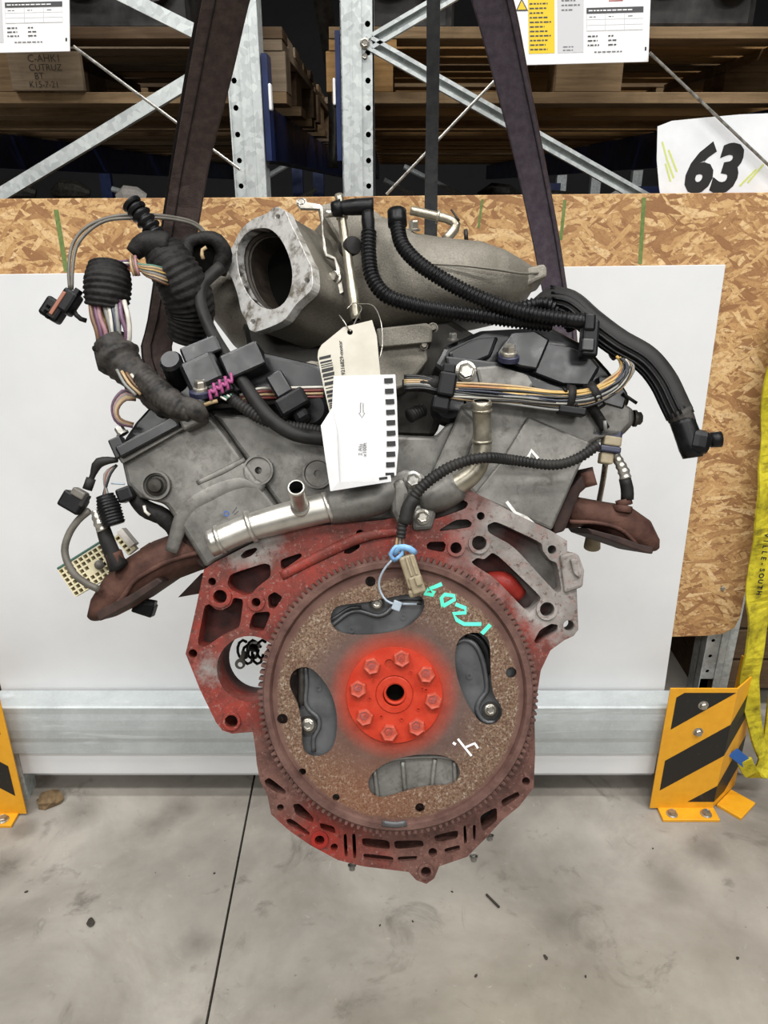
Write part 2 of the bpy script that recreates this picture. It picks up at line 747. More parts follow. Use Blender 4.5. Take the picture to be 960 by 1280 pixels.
low2 = k.near(P(500, 1060, .95), 0.16, 0.20, 0.03, 45)
c = k.mix(low2, c, rgb(26, 21, 19))  # near-black tone paints the darkness inside the lower slots
k.bump(k.noise(v, 160, 5), 0.3, 0.001)
M['web'] = k.out(c, 0.6, 0, 0.2)
M['redbright'] = plain('fresh red paint', rgb(140, 42, 35), rgb(116, 36, 30), 0.4, 0, 60, 0.2, 240)
M['redpocket'] = plain('red painted pocket floor', rgb(110, 44, 38), rgb(66, 34, 30), 0.6, 0, 40, 0.3, 160)

# rusty flexplate with a red sprayed hub
HUB = P(493, 868, .896)
k = NT('rusted steel plate')
v = k.coord()
c = k.ramp(k.noise(v, 26, 6, 0.7), [(0.3, rgb(102, 80, 64)), (0.55, rgb(124, 103, 85)), (0.75, rgb(148, 130, 111))])
spk = k.ramp(k.noise(v, 420, 4, 0.75), [(0.42, (0, 0, 0)), (0.58, (1,) * 3)])
c = k.mix(spk, c, rgb(80, 58, 45))
spk2 = k.ramp(k.noise(v, 260, 3, 0.7), [(0.56, (0, 0, 0)), (0.66, (0.8,) * 3)])
c = k.mix(spk2, c, rgb(158, 146, 130))
inner = k.near(HUB, 0.084, 0.116, 0.05, 20)
c = k.mix(k.math('MULTIPLY', inner, 0.9), c, k.ramp(k.noise(v, 40, 4), [(0.3, rgb(80, 62, 57)), (0.7, rgb(98, 79, 73))]))
lowr = k.near(P(450, 1010, .9), 0.02, 0.12, 0.06, 20)
c = k.mix(k.math('MULTIPLY', lowr, 0.45), c, rgb(116, 70, 46))
halo = k.near(HUB, 0.052, 0.078, 0.006, 30)
c = k.mix(halo, c, k.ramp(k.noise(v, 90, 3), [(0.3, rgb(152, 48, 28)), (0.7, rgb(166, 56, 34))]))
k.bump(k.noise(v, 300, 5, 0.75), 0.3, 0.001)
edge_ = k.near(P(497.5, 873, .8985), 0.1385, 0.1425, 0.008, 20)
c = k.mix(edge_, k.ramp(k.noise(v, 40, 5), [(0.3, rgb(84, 60, 53)), (0.7, rgb(106, 80, 71))]), c)
M['rustplate'] = k.out(c, 0.62, 0.15)

M['ring'] = plain('brown rusted ring gear', rgb(78, 56, 50), rgb(104, 78, 70), 0.55, 0.2, 40, 0.3, 300)
M['hubred'] = plain('red sprayed hub', rgb(164, 46, 27), rgb(176, 56, 34), 0.42, 0, 60, 0.1, 300)
M['boltred'] = plain('red sprayed screw head', rgb(162, 66, 50), rgb(180, 88, 70), 0.4, 0, 160)
M['boltside'] = plain('bare screw with red mist', rgb(150, 60, 48), rgb(120, 90, 100), 0.4, 0.3, 160)
M['exhaust'] = plain('scaled brown exhaust casting', rgb(56, 36, 30), rgb(94, 66, 56), 0.72, 0.1, 26, 0.5, 160)
M['shield'] = plain('dark heat shield edge', rgb(42, 32, 29), rgb(66, 50, 45), 0.7, 0.1, 40)
M['teal'] = plain('teal paint marker', rgb(74, 214, 180), rgb(92, 226, 196), 0.5)
M['white_mark'] = plain('white paint marker', rgb(236, 234, 230), None, 0.5)
M['blueTie'] = plain('pale blue cable tie', rgb(110, 160, 206), rgb(136, 180, 220), 0.4)
M['greyTie'] = plain('pale grey cable tie', rgb(150, 162, 172), None, 0.4)
M['khaki'] = plain('khaki plastic connector', rgb(132, 120, 96), rgb(154, 142, 116), 0.5, 0, 60)
M['cream'] = plain('cream plastic', rgb(206, 196, 160), rgb(222, 213, 180), 0.45)
M['magenta'] = plain('magenta plastic', rgb(150, 66, 114), rgb(132, 54, 100), 0.45)
M['brownring'] = plain('brown rubber seal', rgb(136, 84, 62), None, 0.5)
M['navy'] = plain('dark navy plastic', rgb(34, 36, 58), rgb(46, 48, 70), 0.4)
M['cable'] = plain('grey cable sheath', rgb(84, 80, 72), rgb(106, 102, 94), 0.5)
for nm, cc in dict(wyellow=(190, 156, 88), worange=(176, 122, 70), wwhite=(206, 202, 190), wgrey=(128, 128, 124), wblack=(30, 30, 30), wblue=(32, 38, 54),
                   wgreen=(70, 112, 96), wred=(120, 60, 56), wpurple=(104, 72, 96), wbrown=(112, 84, 60), wpink=(160, 118, 122), wtan=(176, 150, 112)).items():
    M[nm] = plain(nm[1:] + ' wire insulation', rgb(*cc), rgb(*[int(q * .86) for q in cc]), 0.42, 0, 60)

k = NT('coated white panel')
v = k.coord()
c = k.ramp(k.noise(v, 5, 5, 0.6), [(0.3, rgb(216, 218, 219)), (0.7, rgb(225, 226, 226))])
c = k.mix(k.ramp(k.noise(v, 45, 5, 0.7), [(0.64, (0, 0, 0)), (0.8, (0.4,) * 3)]), c, rgb(205, 206, 205))
M['panel'] = k.out(c, 0.34, 0, 0.4)

# oriented strand board: overlapping stretched chips at several angles
k = NT('oriented strand board')
tc = k.n('ShaderNodeTexCoord')
val = hmax = None
for i, (ang, sx, sy) in enumerate(((0.15, 16, 90), (0.8, 20, 88), (2.6, 18, 84), (2.3, 20, 96), (2.95, 14, 84), (0.4, 24, 100))):
    mp = k.n('ShaderNodeMapping')
    mp.inputs['Rotation'].default_value = (0, ang, 0)
    mp.inputs['Location'].default_value = (i * 3.1, 0, i * 1.7)
    k.l(tc.outputs['Object'], mp.inputs['Vector'])
    mp2 = k.n('ShaderNodeMapping')
    mp2.inputs['Scale'].default_value = (sx, 0, sy)
    k.l(mp.outputs['Vector'], mp2.inputs['Vector'])
    wob = k.n('ShaderNodeTexNoise')
    wob.inputs['Scale'].default_value = 3
    k.l(mp2.outputs['Vector'], wob.inputs['Vector'])
    add = k.n('ShaderNodeVectorMath', operation='MULTIPLY_ADD')
    k.l(wob.outputs['Color'], add.inputs[0])
    add.inputs[1].default_value = (0.35, 0.35, 0.35)
    k.l(mp2.outputs['Vector'], add.inputs[2])
    vo = k.n('ShaderNodeTexVoronoi')
    vo.inputs['Scale'].default_value = 1
    vo.inputs['Randomness'].default_value = 1
    k.l(add.outputs[0], vo.inputs['Vector'])
    sp = k.n('ShaderNodeSeparateColor')
    k.l(vo.outputs['Color'], sp.inputs['Color'])
    grain = k.n('ShaderNodeTexNoise')
    grain.inputs['Scale'].default_value = 5
    mp3 = k.n('ShaderNodeMapping')
    mp3.inputs['Scale'].default_value = (0.35, 1, 2.2)
    k.l(mp2.outputs['Vector'], mp3.inputs['Vector'])
    k.l(mp3.outputs['Vector'], grain.inputs['Vector'])
    vv = k.math('ADD', sp.outputs[0], k.math('MULTIPLY', k.math('SUBTRACT', grain.outputs['Fac'], 0.5), 0.55))
    edge = k.math('MULTIPLY', vo.outputs['Distance'], 0.16)
    vv = k.math('SUBTRACT', vv, edge)
    if val is None:
        val, hmax = vv, sp.outputs[1]
    else:
        gt = k.math('GREATER_THAN', sp.outputs[1], hmax)
        mx = k.n('ShaderNodeMix', data_type='FLOAT')
        k.l(gt, mx.inputs[0])
        k.l(val, mx.inputs[2])
        k.l(vv, mx.inputs[3])
        val = mx.outputs[0]
        hmax = k.math('MAXIMUM', hmax, sp.outputs[1])
c = k.ramp(val, [(0.0, rgb(146, 104, 66)), (0.25, rgb(174, 132, 86)), (0.5, rgb(194, 154, 102)), (0.78, rgb(210, 174, 122)), (1.0, rgb(226, 196, 150))])
fine = k.ramp(k.noise(tc.outputs['Object'], 130, 5, 0.7), [(0.38, (0.5,) * 3), (0.5, (0, 0, 0))])
c = k.mix(fine, c, rgb(132, 92, 58))
k.bump(val, 0.35, 0.002)
M['osb'] = k.out(c, 0.6, 0)

k = NT('stained concrete')
v = k.coord()
c = k.ramp(k.noise(v, 2.2, 7, 0.62, 0.3), [(0.28, rgb(116, 111, 103)), (0.5, rgb(154, 148, 139)), (0.72, rgb(182, 176, 166))])
st = k.ramp(k.noise(v, 6.5, 6, 0.68, 0.9), [(0.56, (0, 0, 0)), (0.70, (0.8,) * 3)])
c = k.mix(st, c, rgb(104, 99, 92))
sp_ = k.ramp(k.noise(v, 60, 5, 0.7), [(0.66, (0, 0, 0)), (0.72, (0.8,) * 3)])
c = k.mix(sp_, c, rgb(92, 86, 78))
sp2 = k.ramp(k.noise(v, 26, 6, 0.75, 2.0), [(0.30, (0.55,) * 3), (0.38, (0, 0, 0))])
c = k.mix(sp2, c, rgb(186, 180, 168))
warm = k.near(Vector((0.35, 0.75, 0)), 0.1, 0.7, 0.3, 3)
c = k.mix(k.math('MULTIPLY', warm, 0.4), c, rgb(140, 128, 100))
dirt = k.ramp(k.noise(v, 3.1, 6, 0.7, 0.5), [(0.5, (0, 0, 0)), (0.75, (0.55,) * 3)])
c = k.mix(dirt, c, rgb(120, 113, 100))
for sx_, sy_, r0_, r1_ in ((30, 1036, .02, .045), (8, 1085, .02, .07), (196, 1030, .0, .07), (246, 1176, .0, .05), (225, 1010, .0, .06), (880, 1065, .01, .07), (840, 1100, .0, .09), (700, 1150, .0, .06), (560, 1010, .03, .18), (100, 1015, .0, .08)):
    sp3 = k.near(PZ(sx_, sy_), r0_, r1_, 0.07, 14)
    c = k.mix(k.math('MULTIPLY', sp3, 0.55), c, rgb(98, 92, 84))
k.bump(k.noise(v, 140, 5, 0.7), 0.15, 0.002)
M['concrete'] = k.out(c, k.ramp(k.noise(v, 5, 5), [(0.3, (0.42,) * 3), (0.7, (0.62,) * 3)]), 0, 0.4)
M['stain'] = plain('dark oil stain', rgb(104, 98, 92), rgb(116, 110, 103), 0.5)
M['joint'] = plain('dark joint filler', rgb(46, 43, 40), rgb(66, 62, 58), 0.8, 0, 60)

k = NT('galvanised steel')
v = k.coord()
vo = k.n('ShaderNodeTexVoronoi')
vo.inputs['Scale'].default_value = 90
k.l(v, vo.inputs['Vector'])
sp = k.n('ShaderNodeSeparateColor')
k.l(vo.outputs['Color'], sp.inputs['Color'])
f_ = k.math('ADD', k.math('MULTIPLY', sp.outputs[0], 0.35), k.math('MULTIPLY', k.noise(v, 10, 5), 0.65))
c = k.ramp(f_, [(0.25, rgb(172, 178, 178)), (0.75, rgb(214, 220, 218))])
M['galv'] = k.out(c, 0.42, 0.25)
k = NT('weathered galvanised rail')
v = k.coord((1, 1, 1))
v2 = k.coord((1.2, 6, 14))
c = k.ramp(k.noise(v, 9, 6, 0.65), [(0.3, rgb(172, 178, 178)), (0.7, rgb(196, 202, 202))])
c = k.mix(k.ramp(k.noise(v2, 3, 6, 0.7, 0.6), [(0.55, (0, 0, 0)), (0.72, (0.7,) * 3)]), c, rgb(222, 228, 230))
c = k.mix(k.ramp(k.noise(v, 120, 4, 0.7), [(0.5, (0, 0, 0)), (0.7, (0.4,) * 3)]), c, rgb(206, 212, 214))
M['rail'] = k.out(c, 0.45, 0.15)

for nm, a, b in (('wood', (104, 84, 58), (140, 116, 86)), ('woodwarm', (134, 100, 58), (170, 134, 86)), ('wooddark', (74, 57, 41), (102, 82, 60)), ('woodgrey', (110, 94, 74), (140, 124, 104))):
    k = NT('sawn pallet wood ' + nm)
    v = k.coord((1.5, 14, 26))
    c = k.ramp(k.noise(v, 4, 6, 0.65, 0.6), [(0.3, rgb(*a)), (0.7, rgb(*b))])
    c = k.mix(k.ramp(k.noise(k.coord(), 9, 5, 0.7), [(0.5, (0, 0, 0)), (0.75, (0.5,) * 3)]), c, rgb(*[int(q * .6) for q in a]))
    k.bump(k.noise(v, 22, 4), 0.3, 0.001)
    M[nm] = k.out(c, 0.75, 0, 0.3)
M['stamp'] = plain('faded stamp ink', rgb(64, 52, 38), None, 0.8)
M['blue'] = plain('blue rack paint', rgb(16, 32, 74), rgb(22, 42, 90), 0.42, 0, 20)
k = NT('yellow powder coat')
v = k.coord()
c = k.ramp(k.noise(v, 30, 5, 0.7), [(0.3, rgb(224, 156, 28)), (0.7, rgb(236, 172, 40))])
c = k.mix(k.ramp(k.noise(v, 140, 5, 0.75), [(0.66, (0, 0, 0)), (0.74, (0.7,) * 3)]), c, rgb(150, 110, 50))
M['yellow'] = k.out(c, 0.42, 0)
k = NT('scuffed black stripe')
v = k.coord()
c = k.mix(k.ramp(k.noise(v, 150, 4, 0.7), [(0.68, (0, 0, 0)), (0.72, (0.9,) * 3)]), rgb(26, 25, 22), rgb(206, 176, 100))
M['stripe'] = k.out(c, 0.45, 0)
M['sling_brown'] = plain('dark brown webbing', rgb(58, 48, 45), rgb(76, 64, 60), 0.85, 0, 90, 0.6, 900)
M['sling_edge'] = plain('darker webbing edge', rgb(24, 20, 20), rgb(34, 29, 28), 0.85, 0, 90, 0.5, 900)
M['sling_purple'] = plain('purple black webbing', rgb(56, 48, 56), rgb(74, 66, 72), 0.85, 0, 90, 0.6, 900)
M['sling_black'] = plain('black webbing', rgb(40, 41, 42), rgb(54, 55, 55), 0.8, 0, 90, 0.4, 900)
k = NT('yellow woven sling')
v = k.coord()
c = k.ramp(k.noise(v, 40, 5, 0.65), [(0.3, rgb(120, 108, 16)), (0.5, rgb(186, 172, 28)), (0.8, rgb(222, 210, 52))])
k.bump(k.noise(v, 900, 3), 0.4, 0.001)
M['sling_yellow'] = k.out(c, 0.8, 0)
M['paper'] = plain('crumpled white label', rgb(206, 206, 206), rgb(216, 216, 216), 0.55, 0, 30, 0.25, 40)
M['tagpaper'] = plain('cream card tag', rgb(180, 175, 160), rgb(196, 191, 178), 0.5, 0, 24, 0.1, 60)
M['sign'] = plain('white sign board', rgb(232, 232, 232), rgb(238, 238, 238), 0.35)
M['foil'] = plain('white plastic film sign', rgb(222, 224, 226), rgb(234, 236, 238), 0.22, 0, 10)
M['signyellow'] = plain('sign yellow', rgb(226, 194, 40), None, 0.5)
M['signblue'] = plain('sign blue', rgb(40, 84, 158), None, 0.5)
M['signred'] = plain('sign red', rgb(176, 50, 50), None, 0.5)
M['signgrey'] = plain('sign grey', rgb(200, 200, 202), None, 0.5)
M['lime'] = plain('lime print', rgb(206, 214, 120), None, 0.4)
M['green_line'] = plain('green chalk line', rgb(88, 112, 56), rgb(120, 134, 76), 0.8, 0, 120)
M['blueplastic'] = plain('blue plastic', rgb(44, 96, 168), None, 0.5)
M['clear'] = plain('crumpled pale film', rgb(190, 184, 176), rgb(214, 208, 200), 0.4, 0, 60)
M['litter'] = plain('brown scrap', rgb(98, 78, 54), rgb(126, 104, 72), 0.8, 0, 60)
M['darkscrap'] = plain('dark grit', rgb(52, 46, 40), rgb(66, 60, 52), 0.8, 0, 60)
M['blockblack'] = plain('dark stored engine', rgb(34, 33, 33), rgb(60, 58, 56), 0.5, 0.3, 30)
M['wallgrey'] = plain('grey warehouse wall', rgb(70, 70, 72), rgb(84, 84, 86), 0.8, 0, 1)
M['ceilgrey'] = plain('grey warehouse ceiling', rgb(120, 120, 120), None, 0.8, 0, 1)

for nm in ('plastic', 'rubber', 'tape', 'tapegrey', 'exhaust', 'shield', 'darkmetal', 'redbright', 'hubred', 'boltred', 'flange', 'rustplate', 'ring', 'sling_brown', 'sling_purple', 'sling_black', 'sling_edge'):
    M[nm].node_tree.nodes['Principled BSDF'].inputs['Specular IOR Level'].default_value = 0.22
M['slotblack'].node_tree.nodes['Principled BSDF'].inputs['Specular IOR Level'].default_value = 0.05


# ================================================================ the setting
X_, Y_, Z_ = Vector((1, 0, 0)), Vector((0, 1, 0)), Vector((0, 0, 1))

fl = structure(wbox('floor', -9, 9, -8, 14, -0.2, -0.012, M['joint']))
ja, jb = PZ(318, 970), PZ(258, 1280)
jd = (jb - ja).normalized()
jn = Vector((jd.y, -jd.x, 0))
if jn.x < 0:
    jn = -jn
far = ja - jd * ((14 - ja.y) / -jd.y if jd.y < 0 else 0)
near_ = ja + jd * ((-8 - ja.y) / jd.y)
g = 0.0028
for side in (-1, 1):
    a, b = far + jn * side * g, near_ + jn * side * g
    xo = 9 * side
    pts = [(a.x, a.y), (b.x, b.y), (xo, -8), (xo, 14)]
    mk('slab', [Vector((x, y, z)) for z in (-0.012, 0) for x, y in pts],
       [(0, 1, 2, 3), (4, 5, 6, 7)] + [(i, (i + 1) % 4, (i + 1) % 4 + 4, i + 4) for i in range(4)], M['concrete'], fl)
structure(wbox('wall_back', -9, 9, 14, 14.2, -0.2, 6.6, M['wallgrey']))
structure(wbox('wall_left', -9.2, -9, -8, 14, -0.2, 6.6, M['wallgrey']))
structure(wbox('wall_right', 9, 9.2, -8, 14, -0.2, 6.6, M['wallgrey']))
structure(wbox('wall_front', -9, 9, -8.2, -8, -0.2, 6.6, M['wallgrey']))
structure(wbox('ceiling', -9, 9, -8, 14, 6.5, 6.7, M['ceilgrey']))

# ---- white panel and strand board hung on the end of the racks
YP = 1.70
tr, br_, bl = PY(907, 331, YP), PY(830, 866, YP), PY(4, 872, YP)
zb = 0.024
rb = br_ + (br_ - tr) * ((br_.z - zb) / (tr.z - br_.z))
tl = PY(0, 343, YP)
lx = bl.x
tl = Vector((lx, YP, tl.z + (lx - tl.x) * (tr.z - tl.z) / (tr.x - tl.x)))
loop = [(lx, zb), (rb.x, zb), (tr.x, tr.z), (tl.x, tl.z)]
wp = plate_world('white_panel', [loop], Vector((0, YP, 0)), X_, Z_, Y_ * 0.006, M['panel'], bevel=0.0006)
tag(wp, 'large glossy white backdrop panel behind the hanging engine', 'panel')

YO = 1.709
op = [(-90, 249), (300, 247), (700, 243), (1120, 239), (1050, 330), (985, 420), (958, 497), (944, 654), (935, 722), (925, 772), (918, 785), (904, 792), (880, 795),
      (845, 796), (500, 800), (60, 802), (-60, 802)]
l3 = [PY(x, y, YO) for x, y in op]
board = plate_world('strand_board', [[(p.x, p.z) for p in l3]], Vector((0, YO, 0)), X_, Z_, Y_ * 0.018, M['osb'], bevel=0.001)
tag(board, 'brown oriented strand board sheet mounted behind the white panel', 'board')
for x0, y0, x1, y1, w in ((70, 262, 83, 340, 6), (805, 247, 800, 330, 5), (706, 250, 701, 300, 4), (603, 249, 598, 285, 3)):
    a, b = PY(x0, y0, YO), PY(x1, y1, YO)
    hw = px(w, 1.6) / 2
    mk('chalk_line', [a - X_ * hw - Y_ * .0004, a + X_ * hw - Y_ * .0004, b + X_ * hw - Y_ * .0004, b - X_ * hw - Y_ * .0004], [(0, 1, 2, 3)], M['green_line'], board)
sc = bolt(0, 0, 1.7, 3.4, M['zinc'], board, axis=-Y_, at=PY(903, 735, YO), name='screw', washer=False)

# ---- galvanised guard rail on the floor in front of the panel
yr, zt, zl = 1.622, 0.316, 0.162
prof = [(yr + .072, zt), (yr + .004, zt), (yr, zt - .004), (yr, zt - .022), (yr - .0025, zt - .04), (yr - .004, zt - .07), (yr - .0025, zt - .098), (yr, zt - .112), (yr, zl + .004), (yr + .004, zl),
        (yr + .06, zl), (yr + .06, zl + .004), (yr + .006, zl + .006), (yr + .005, zt - .006), (yr + .072, zt - .005)]
xa, xb = -1.02, PY(897, 862, 1.69).x
n = len(prof)
v = [Vector((x, y, z)) for x in (xa, xb) for y, z in prof]
f = [(i, (i + 1) % n, (i + 1) % n + n, i + n) for i in range(n)]
tris = cap_tris([prof])
f += [tuple(t) for t in tris] + [tuple(i + n for i in t) for t in tris]
rail = thing('guard_rail', 'galvanised steel guard rail running low in front of the white panel', 'rail', (0, yr, 0))
mk('beam', v, f, M['rail'], rail, bevel=0.0015)
for xx, hw in ((-0.995, .02), (0.80, .03)):
    wbox('foot_post', xx - hw, xx + hw, yr + .008, yr + .066, 0, zl + .01, M['galv'], rail, bevel=0.002)

# white strip under the rail, built as a separate board to catch light
zs0 = 0.093
sp_b = wbox('edge_strip', PY(24, 955, yr).x, PY(822, 950, yr).x, yr + .007, yr + .013, zs0, zl - .001, M['panel'], rail, bevel=.0008)
sp_b['label'] = 'white strip under the rail'

# ---- yellow and black column guards
def guard(mirror, name_label):
    s = -1 if mirror else 1
    cx = 0.0
    A, B = PZ(806, 1004), PZ(879, 1001)
    zt_ = 0.395
    yf = 1.592
    pts = [Vector((A.x + .004, yf, 0)), Vector((B.x + .010, yf, 0)), Vector((B.x + .105, yf + .085, 0)), Vector((B.x + .085, yf + .15, 0))]
    if mirror:
        dx = PZ(27, 1032).x
        w0 = pts[0].x
        pts = [Vector((dx - (p.x - w0), p.y - .02, 0)) for p in pts]
    root = thing('column_guard', name_label, 'column guard', (pts[0].x, pts[0].y, 0))
    th = 0.004
    # bent sheet
    outer, inner = [], []
    for i, p in enumerate(pts):
        nrm = Vector((0, 0, 0))
        for a, b in ((i - 1, i), (i, i + 1)):
            if a >= 0 and b < len(pts):
                d = (pts[b] - pts[a]).normalized()
                nrm += Vector((-d.y, d.x, 0)) * s
        nrm.normalize()
        outer.append(p)
        inner.append(p + nrm * th)
    ring = [(q.x, q.y) for q in outer + inner[::-1]]
    zb_ = 0.008
    m = len(ring)
    vv = [Vector((x, y, z)) for z in (zb_, zt_) for x, y in ring]
    ff = [(i, (i + 1) % m, (i + 1) % m + m, i + m) for i in range(m)]
    t = cap_tris([ring])
    ff += [tuple(q) for q in t] + [tuple(i + m for i in q) for q in t]
    mk('bent_sheet', vv, ff, M['yellow'], root)
    # diagonal stripes painted on the two outer faces, running on round the bend
    fw_ = (pts[1] - pts[0]).length
    L = [0, fw_, fw_ + (pts[2] - pts[1]).length]
    slope = 0.77
    for base in (-0.145, 0.055, 0.255):
        for seg in (0, 1):
            u0, u1 = L[seg], L[seg + 1]
            if seg == 0:
                u0 += 0.018
            sgn = 1
            poly = []
            band = 0.1
            for u, zz in ((u0, base + slope * u0 * sgn), (u1, base + slope * u1), (u1, base + band + slope * u1), (u0, base + band + slope * u0)):
                poly.append([u, zz])
            lo_, hi_ = 0.03, zt_ - 0.012
            # clip to the sheet height
            def clip(pl, test, cut):
                res = []
                for i in range(len(pl)):
                    a, b = pl[i - 1], pl[i]
                    ia, ib = test(a), test(b)
                    if ia != ib:
                        tt = (cut - a[1]) / (b[1] - a[1])
                        res.append([a[0] + (b[0] - a[0]) * tt, cut])
                    if ib:
                        res.append(b)
                return res
            poly = clip(poly, lambda q: q[1] >= lo_, lo_)
            if len(poly) >= 3:
                poly = clip(poly, lambda q: q[1] <= hi_, hi_)
            if len(poly) < 3:
                continue
            d = (pts[seg + 1] - pts[seg]).normalized()
            nn = Vector((d.y, -d.x, 0)) * s
            mk('black_stripe', [pts[seg] + d * (u - L[seg]) + Z_ * zz + nn * 0.0004 for u, zz in poly], [tuple(range(len(poly)))], M['stripe'], root)
    for zz in (.345, .262):
        bolt(0, 0, 1.9, 5, M['zinc'], root, axis=-Y_, at=Vector(((pts[0].x + pts[1].x) / 2 + .005 * s, yf + (-.02 if mirror else 0), zz)), name='screw', washer=True)
    fx0, fx1 = sorted((pts[0].x + .022 * s, pts[1].x + .004 * s))
    y0 = pts[0].y
    fp = wbox('foot_plate', fx0, fx1, y0 - .042, y0 + .002, 0, 0.009, M['yellow'], root, bevel=.0015)
    for xx in (fx0 + .03, fx1 - .03):
        bolt(0, 0, 2.0, 5.5, M['zinc'], root, axis=Z_, at=Vector((xx, y0 - .022, 0.009)), name='anchor')
    # second foot turned with the side face
    d = (pts[2] - pts[1]).normalized()
    nn = Vector((d.y, -d.x, 0)) * s
    c = (pts[1] + pts[2]) / 2 + nn * .035 + Z_ * .0045
    mk('foot_plate', box_pts(c, d * .042, nn * .034, Z_ * .0045), BF, M['yellow'], root, bevel=.0015)
    return root


guard(False, 'yellow and black striped column guard beside the yellow sling')
guard(True, 'yellow and black striped column guard beside the brown rag on the floor')

# ---- racks, seen end on
YR = 1.80


def box_geo(x0, x1, y0, y1, z0, z1):
    c = Vector(((x0 + x1) / 2, (y0 + y1) / 2, (z0 + z1) / 2))
    return box_pts(c, X_ * (x1 - x0) / 2, Y_ * (y1 - y0) / 2, Z_ * (z1 - z0) / 2), list(BF)


def join(*geos):
    v, f = [], []
    for a, b in geos:
        s = len(v)
        v += a
        f += [tuple(i + s for i in q) for q in b]
    return v, f


def upright(xw0, xw1, xh0, xh1, root, y=YR, z1=2.35, z0=0.0, dep=0.07, step=0.05, hz=(0.3, 2.3)):
    """rack post: plain face xw0..xw1, holed face xh0..xh1"""
    g1 = box_geo(xw0, xw1, y, y + .003, z0, z1)
    g2 = box_geo(min(xw0, xh0), min(xw0, xh0) + .003, y, y + dep, z0, z1)
    g3 = box_geo(max(xw1, xh1) - .003, max(xw1, xh1), y + .004, y + dep, z0, z1)
    gr = box_geo((xw0 + xw1) / 2 - .002, (xw0 + xw1) / 2 + .002, y - .0012, y, z0, z1)
    holes = []
    z = hz[0]
    while z < hz[1]:
        holes.append(circ((xh0 + xh1) / 2, z, 0.0058, 10))
        z += step
    pv, pf = [], []
    xc = (xh0 + xh1) / 2
    zs = [h[0][1] for h in holes]
    for zc in zs:
        s = len(pv)
        zlo, zhi = zc - step / 2, zc + step / 2
        for u, w in ((xh1, zc), (xh1, zhi), (xc, zhi), (xh0, zhi), (xh0, zc), (xh0, zlo), (xc, zlo), (xh1, zlo)):
            pv.append(Vector((u, y + .004, w)))
        for dep_ in (.004, .007):
            for j in range(8):
                pv.append(Vector((xc + .0058 * math.cos(j * math.pi / 4), y + dep_, zc + .0058 * math.sin(j * math.pi / 4))))
        for j in range(8):
            q = (j + 1) % 8
            pf.append((s + j, s + q, s + 8 + q, s + 8 + j))
            pf.append((s + 8 + j, s + 8 + q, s + 16 + q, s + 16 + j))
    pg = (pv, pf)
    gb = box_geo(xh0, xh1, y + .03, y + .033, z0, z1)
    v, f = join(g1, g2, g3, gr, pg)
    o = mk('upright', v, f, M['galv'], root)
    mk('upright_hole_shade', *gb, M['slotblack'], root)  # black backing plate stands in for shade behind the post holes
    return o


def channel(name, a, b, w, d, mat, root, ref, flip=False):
    """open C section brace from a to b; w wide across, d deep, open towards the viewer"""
    t = (b - a).normalized()
    u = ref.cross(t).normalized()
    nrm = t.cross(u)
    if (nrm.y > 0) != flip:
        nrm = -nrm
    q = 0.002
    h = w / 2
    pr = [(-h, 0), (-h, d), (-h * .45, d), (-h * .45, d - q), (-h + q, d - q), (-h + q, q), (h - q, q), (h - q, d - q), (h * .45, d - q), (h * .45, d), (h, d), (h, 0)]
    n = len(pr)
    v = [p + u * x + nrm * y for p in (a, b) for x, y in pr]
    f = [(i, (i + 1) % n, (i + 1) % n + n, i + n) for i in range(n)]
    tt = cap_tris([pr])
    f += [tuple(z) for z in tt] + [tuple(i + n for i in z) for z in tt]
    return mk(name, v, f, mat, root)


fr = thing('rack_frame', 'galvanised rack end frame with diagonal braces behind the number sign', 'rack', (0.4, YR, 0))
upright(-.0885, -.0455, -.0455, -.0205, fr)
upright(.925, .967, .885, .925, fr)
a, b = PY(462, 55, YR + .02), PY(800, 246, YR + .02)
channel('brace', a, a + (b - a) * 1.42, .026, .020, M['galv'], fr, Y_)
b2 = PY(556, 0, YR + .02)
channel('brace', a, a + (b2 - a) * 2.2, .026, .020, M['galv'], fr, Y_)
bolt(0, 0, 1.6, 4.5, M['zinc'], fr, axis=-Y_, at=PY(456, 54, YR), name='screw')
bolt(0, 0, 1.6, 3.4, M['zinc'], fr, axis=-Y_, at=PY(456, 70, YR + .003), name='screw', washer=False)
mk('beam_connector', *box_geo(-.100, -.090, YR + .01, YR + .075, 1.60, 1.84), M['blue'], fr)
mk('safety_clip', *box_geo(-.106, -.1005, YR + .002, YR + .022, 1.705, 1.755), M['sign'], fr, bevel=.003)

fr2 = thing('rack_frame', 'galvanised rack end frame beside the dark brown lifting sling', 'rack', (-.8, YR, 0))
upright(-.296, -.254, -.322, -.296, fr2)
upright(-1.36, -1.32, -1.32, -1.29, fr2)
a, b = PY(240, 98, YR + .02), PY(0, 243, YR + .02)
dd = (b - a)
channel('brace', a - dd * .28, b + dd * .9, .026, .020, M['galv'], fr2, Y_, True)
a, b = PY(250, 42, YR + .02), PY(158, -4, YR + .02)
dd = b - a
channel('brace', a - dd * .6, b + dd * 2.5, .026, .020, M['galv'], fr2, Y_, True)
mk('beam_connector', *box_geo(-.252, -.240, YR + .01, YR + .075, 1.60, 1.80), M['blue'], fr2)
mk('safety_clip', *box_geo(-.2395, -.233, YR + .0, YR + .022, 1.695, 1.745), M['sign'], fr2, bevel=.003)

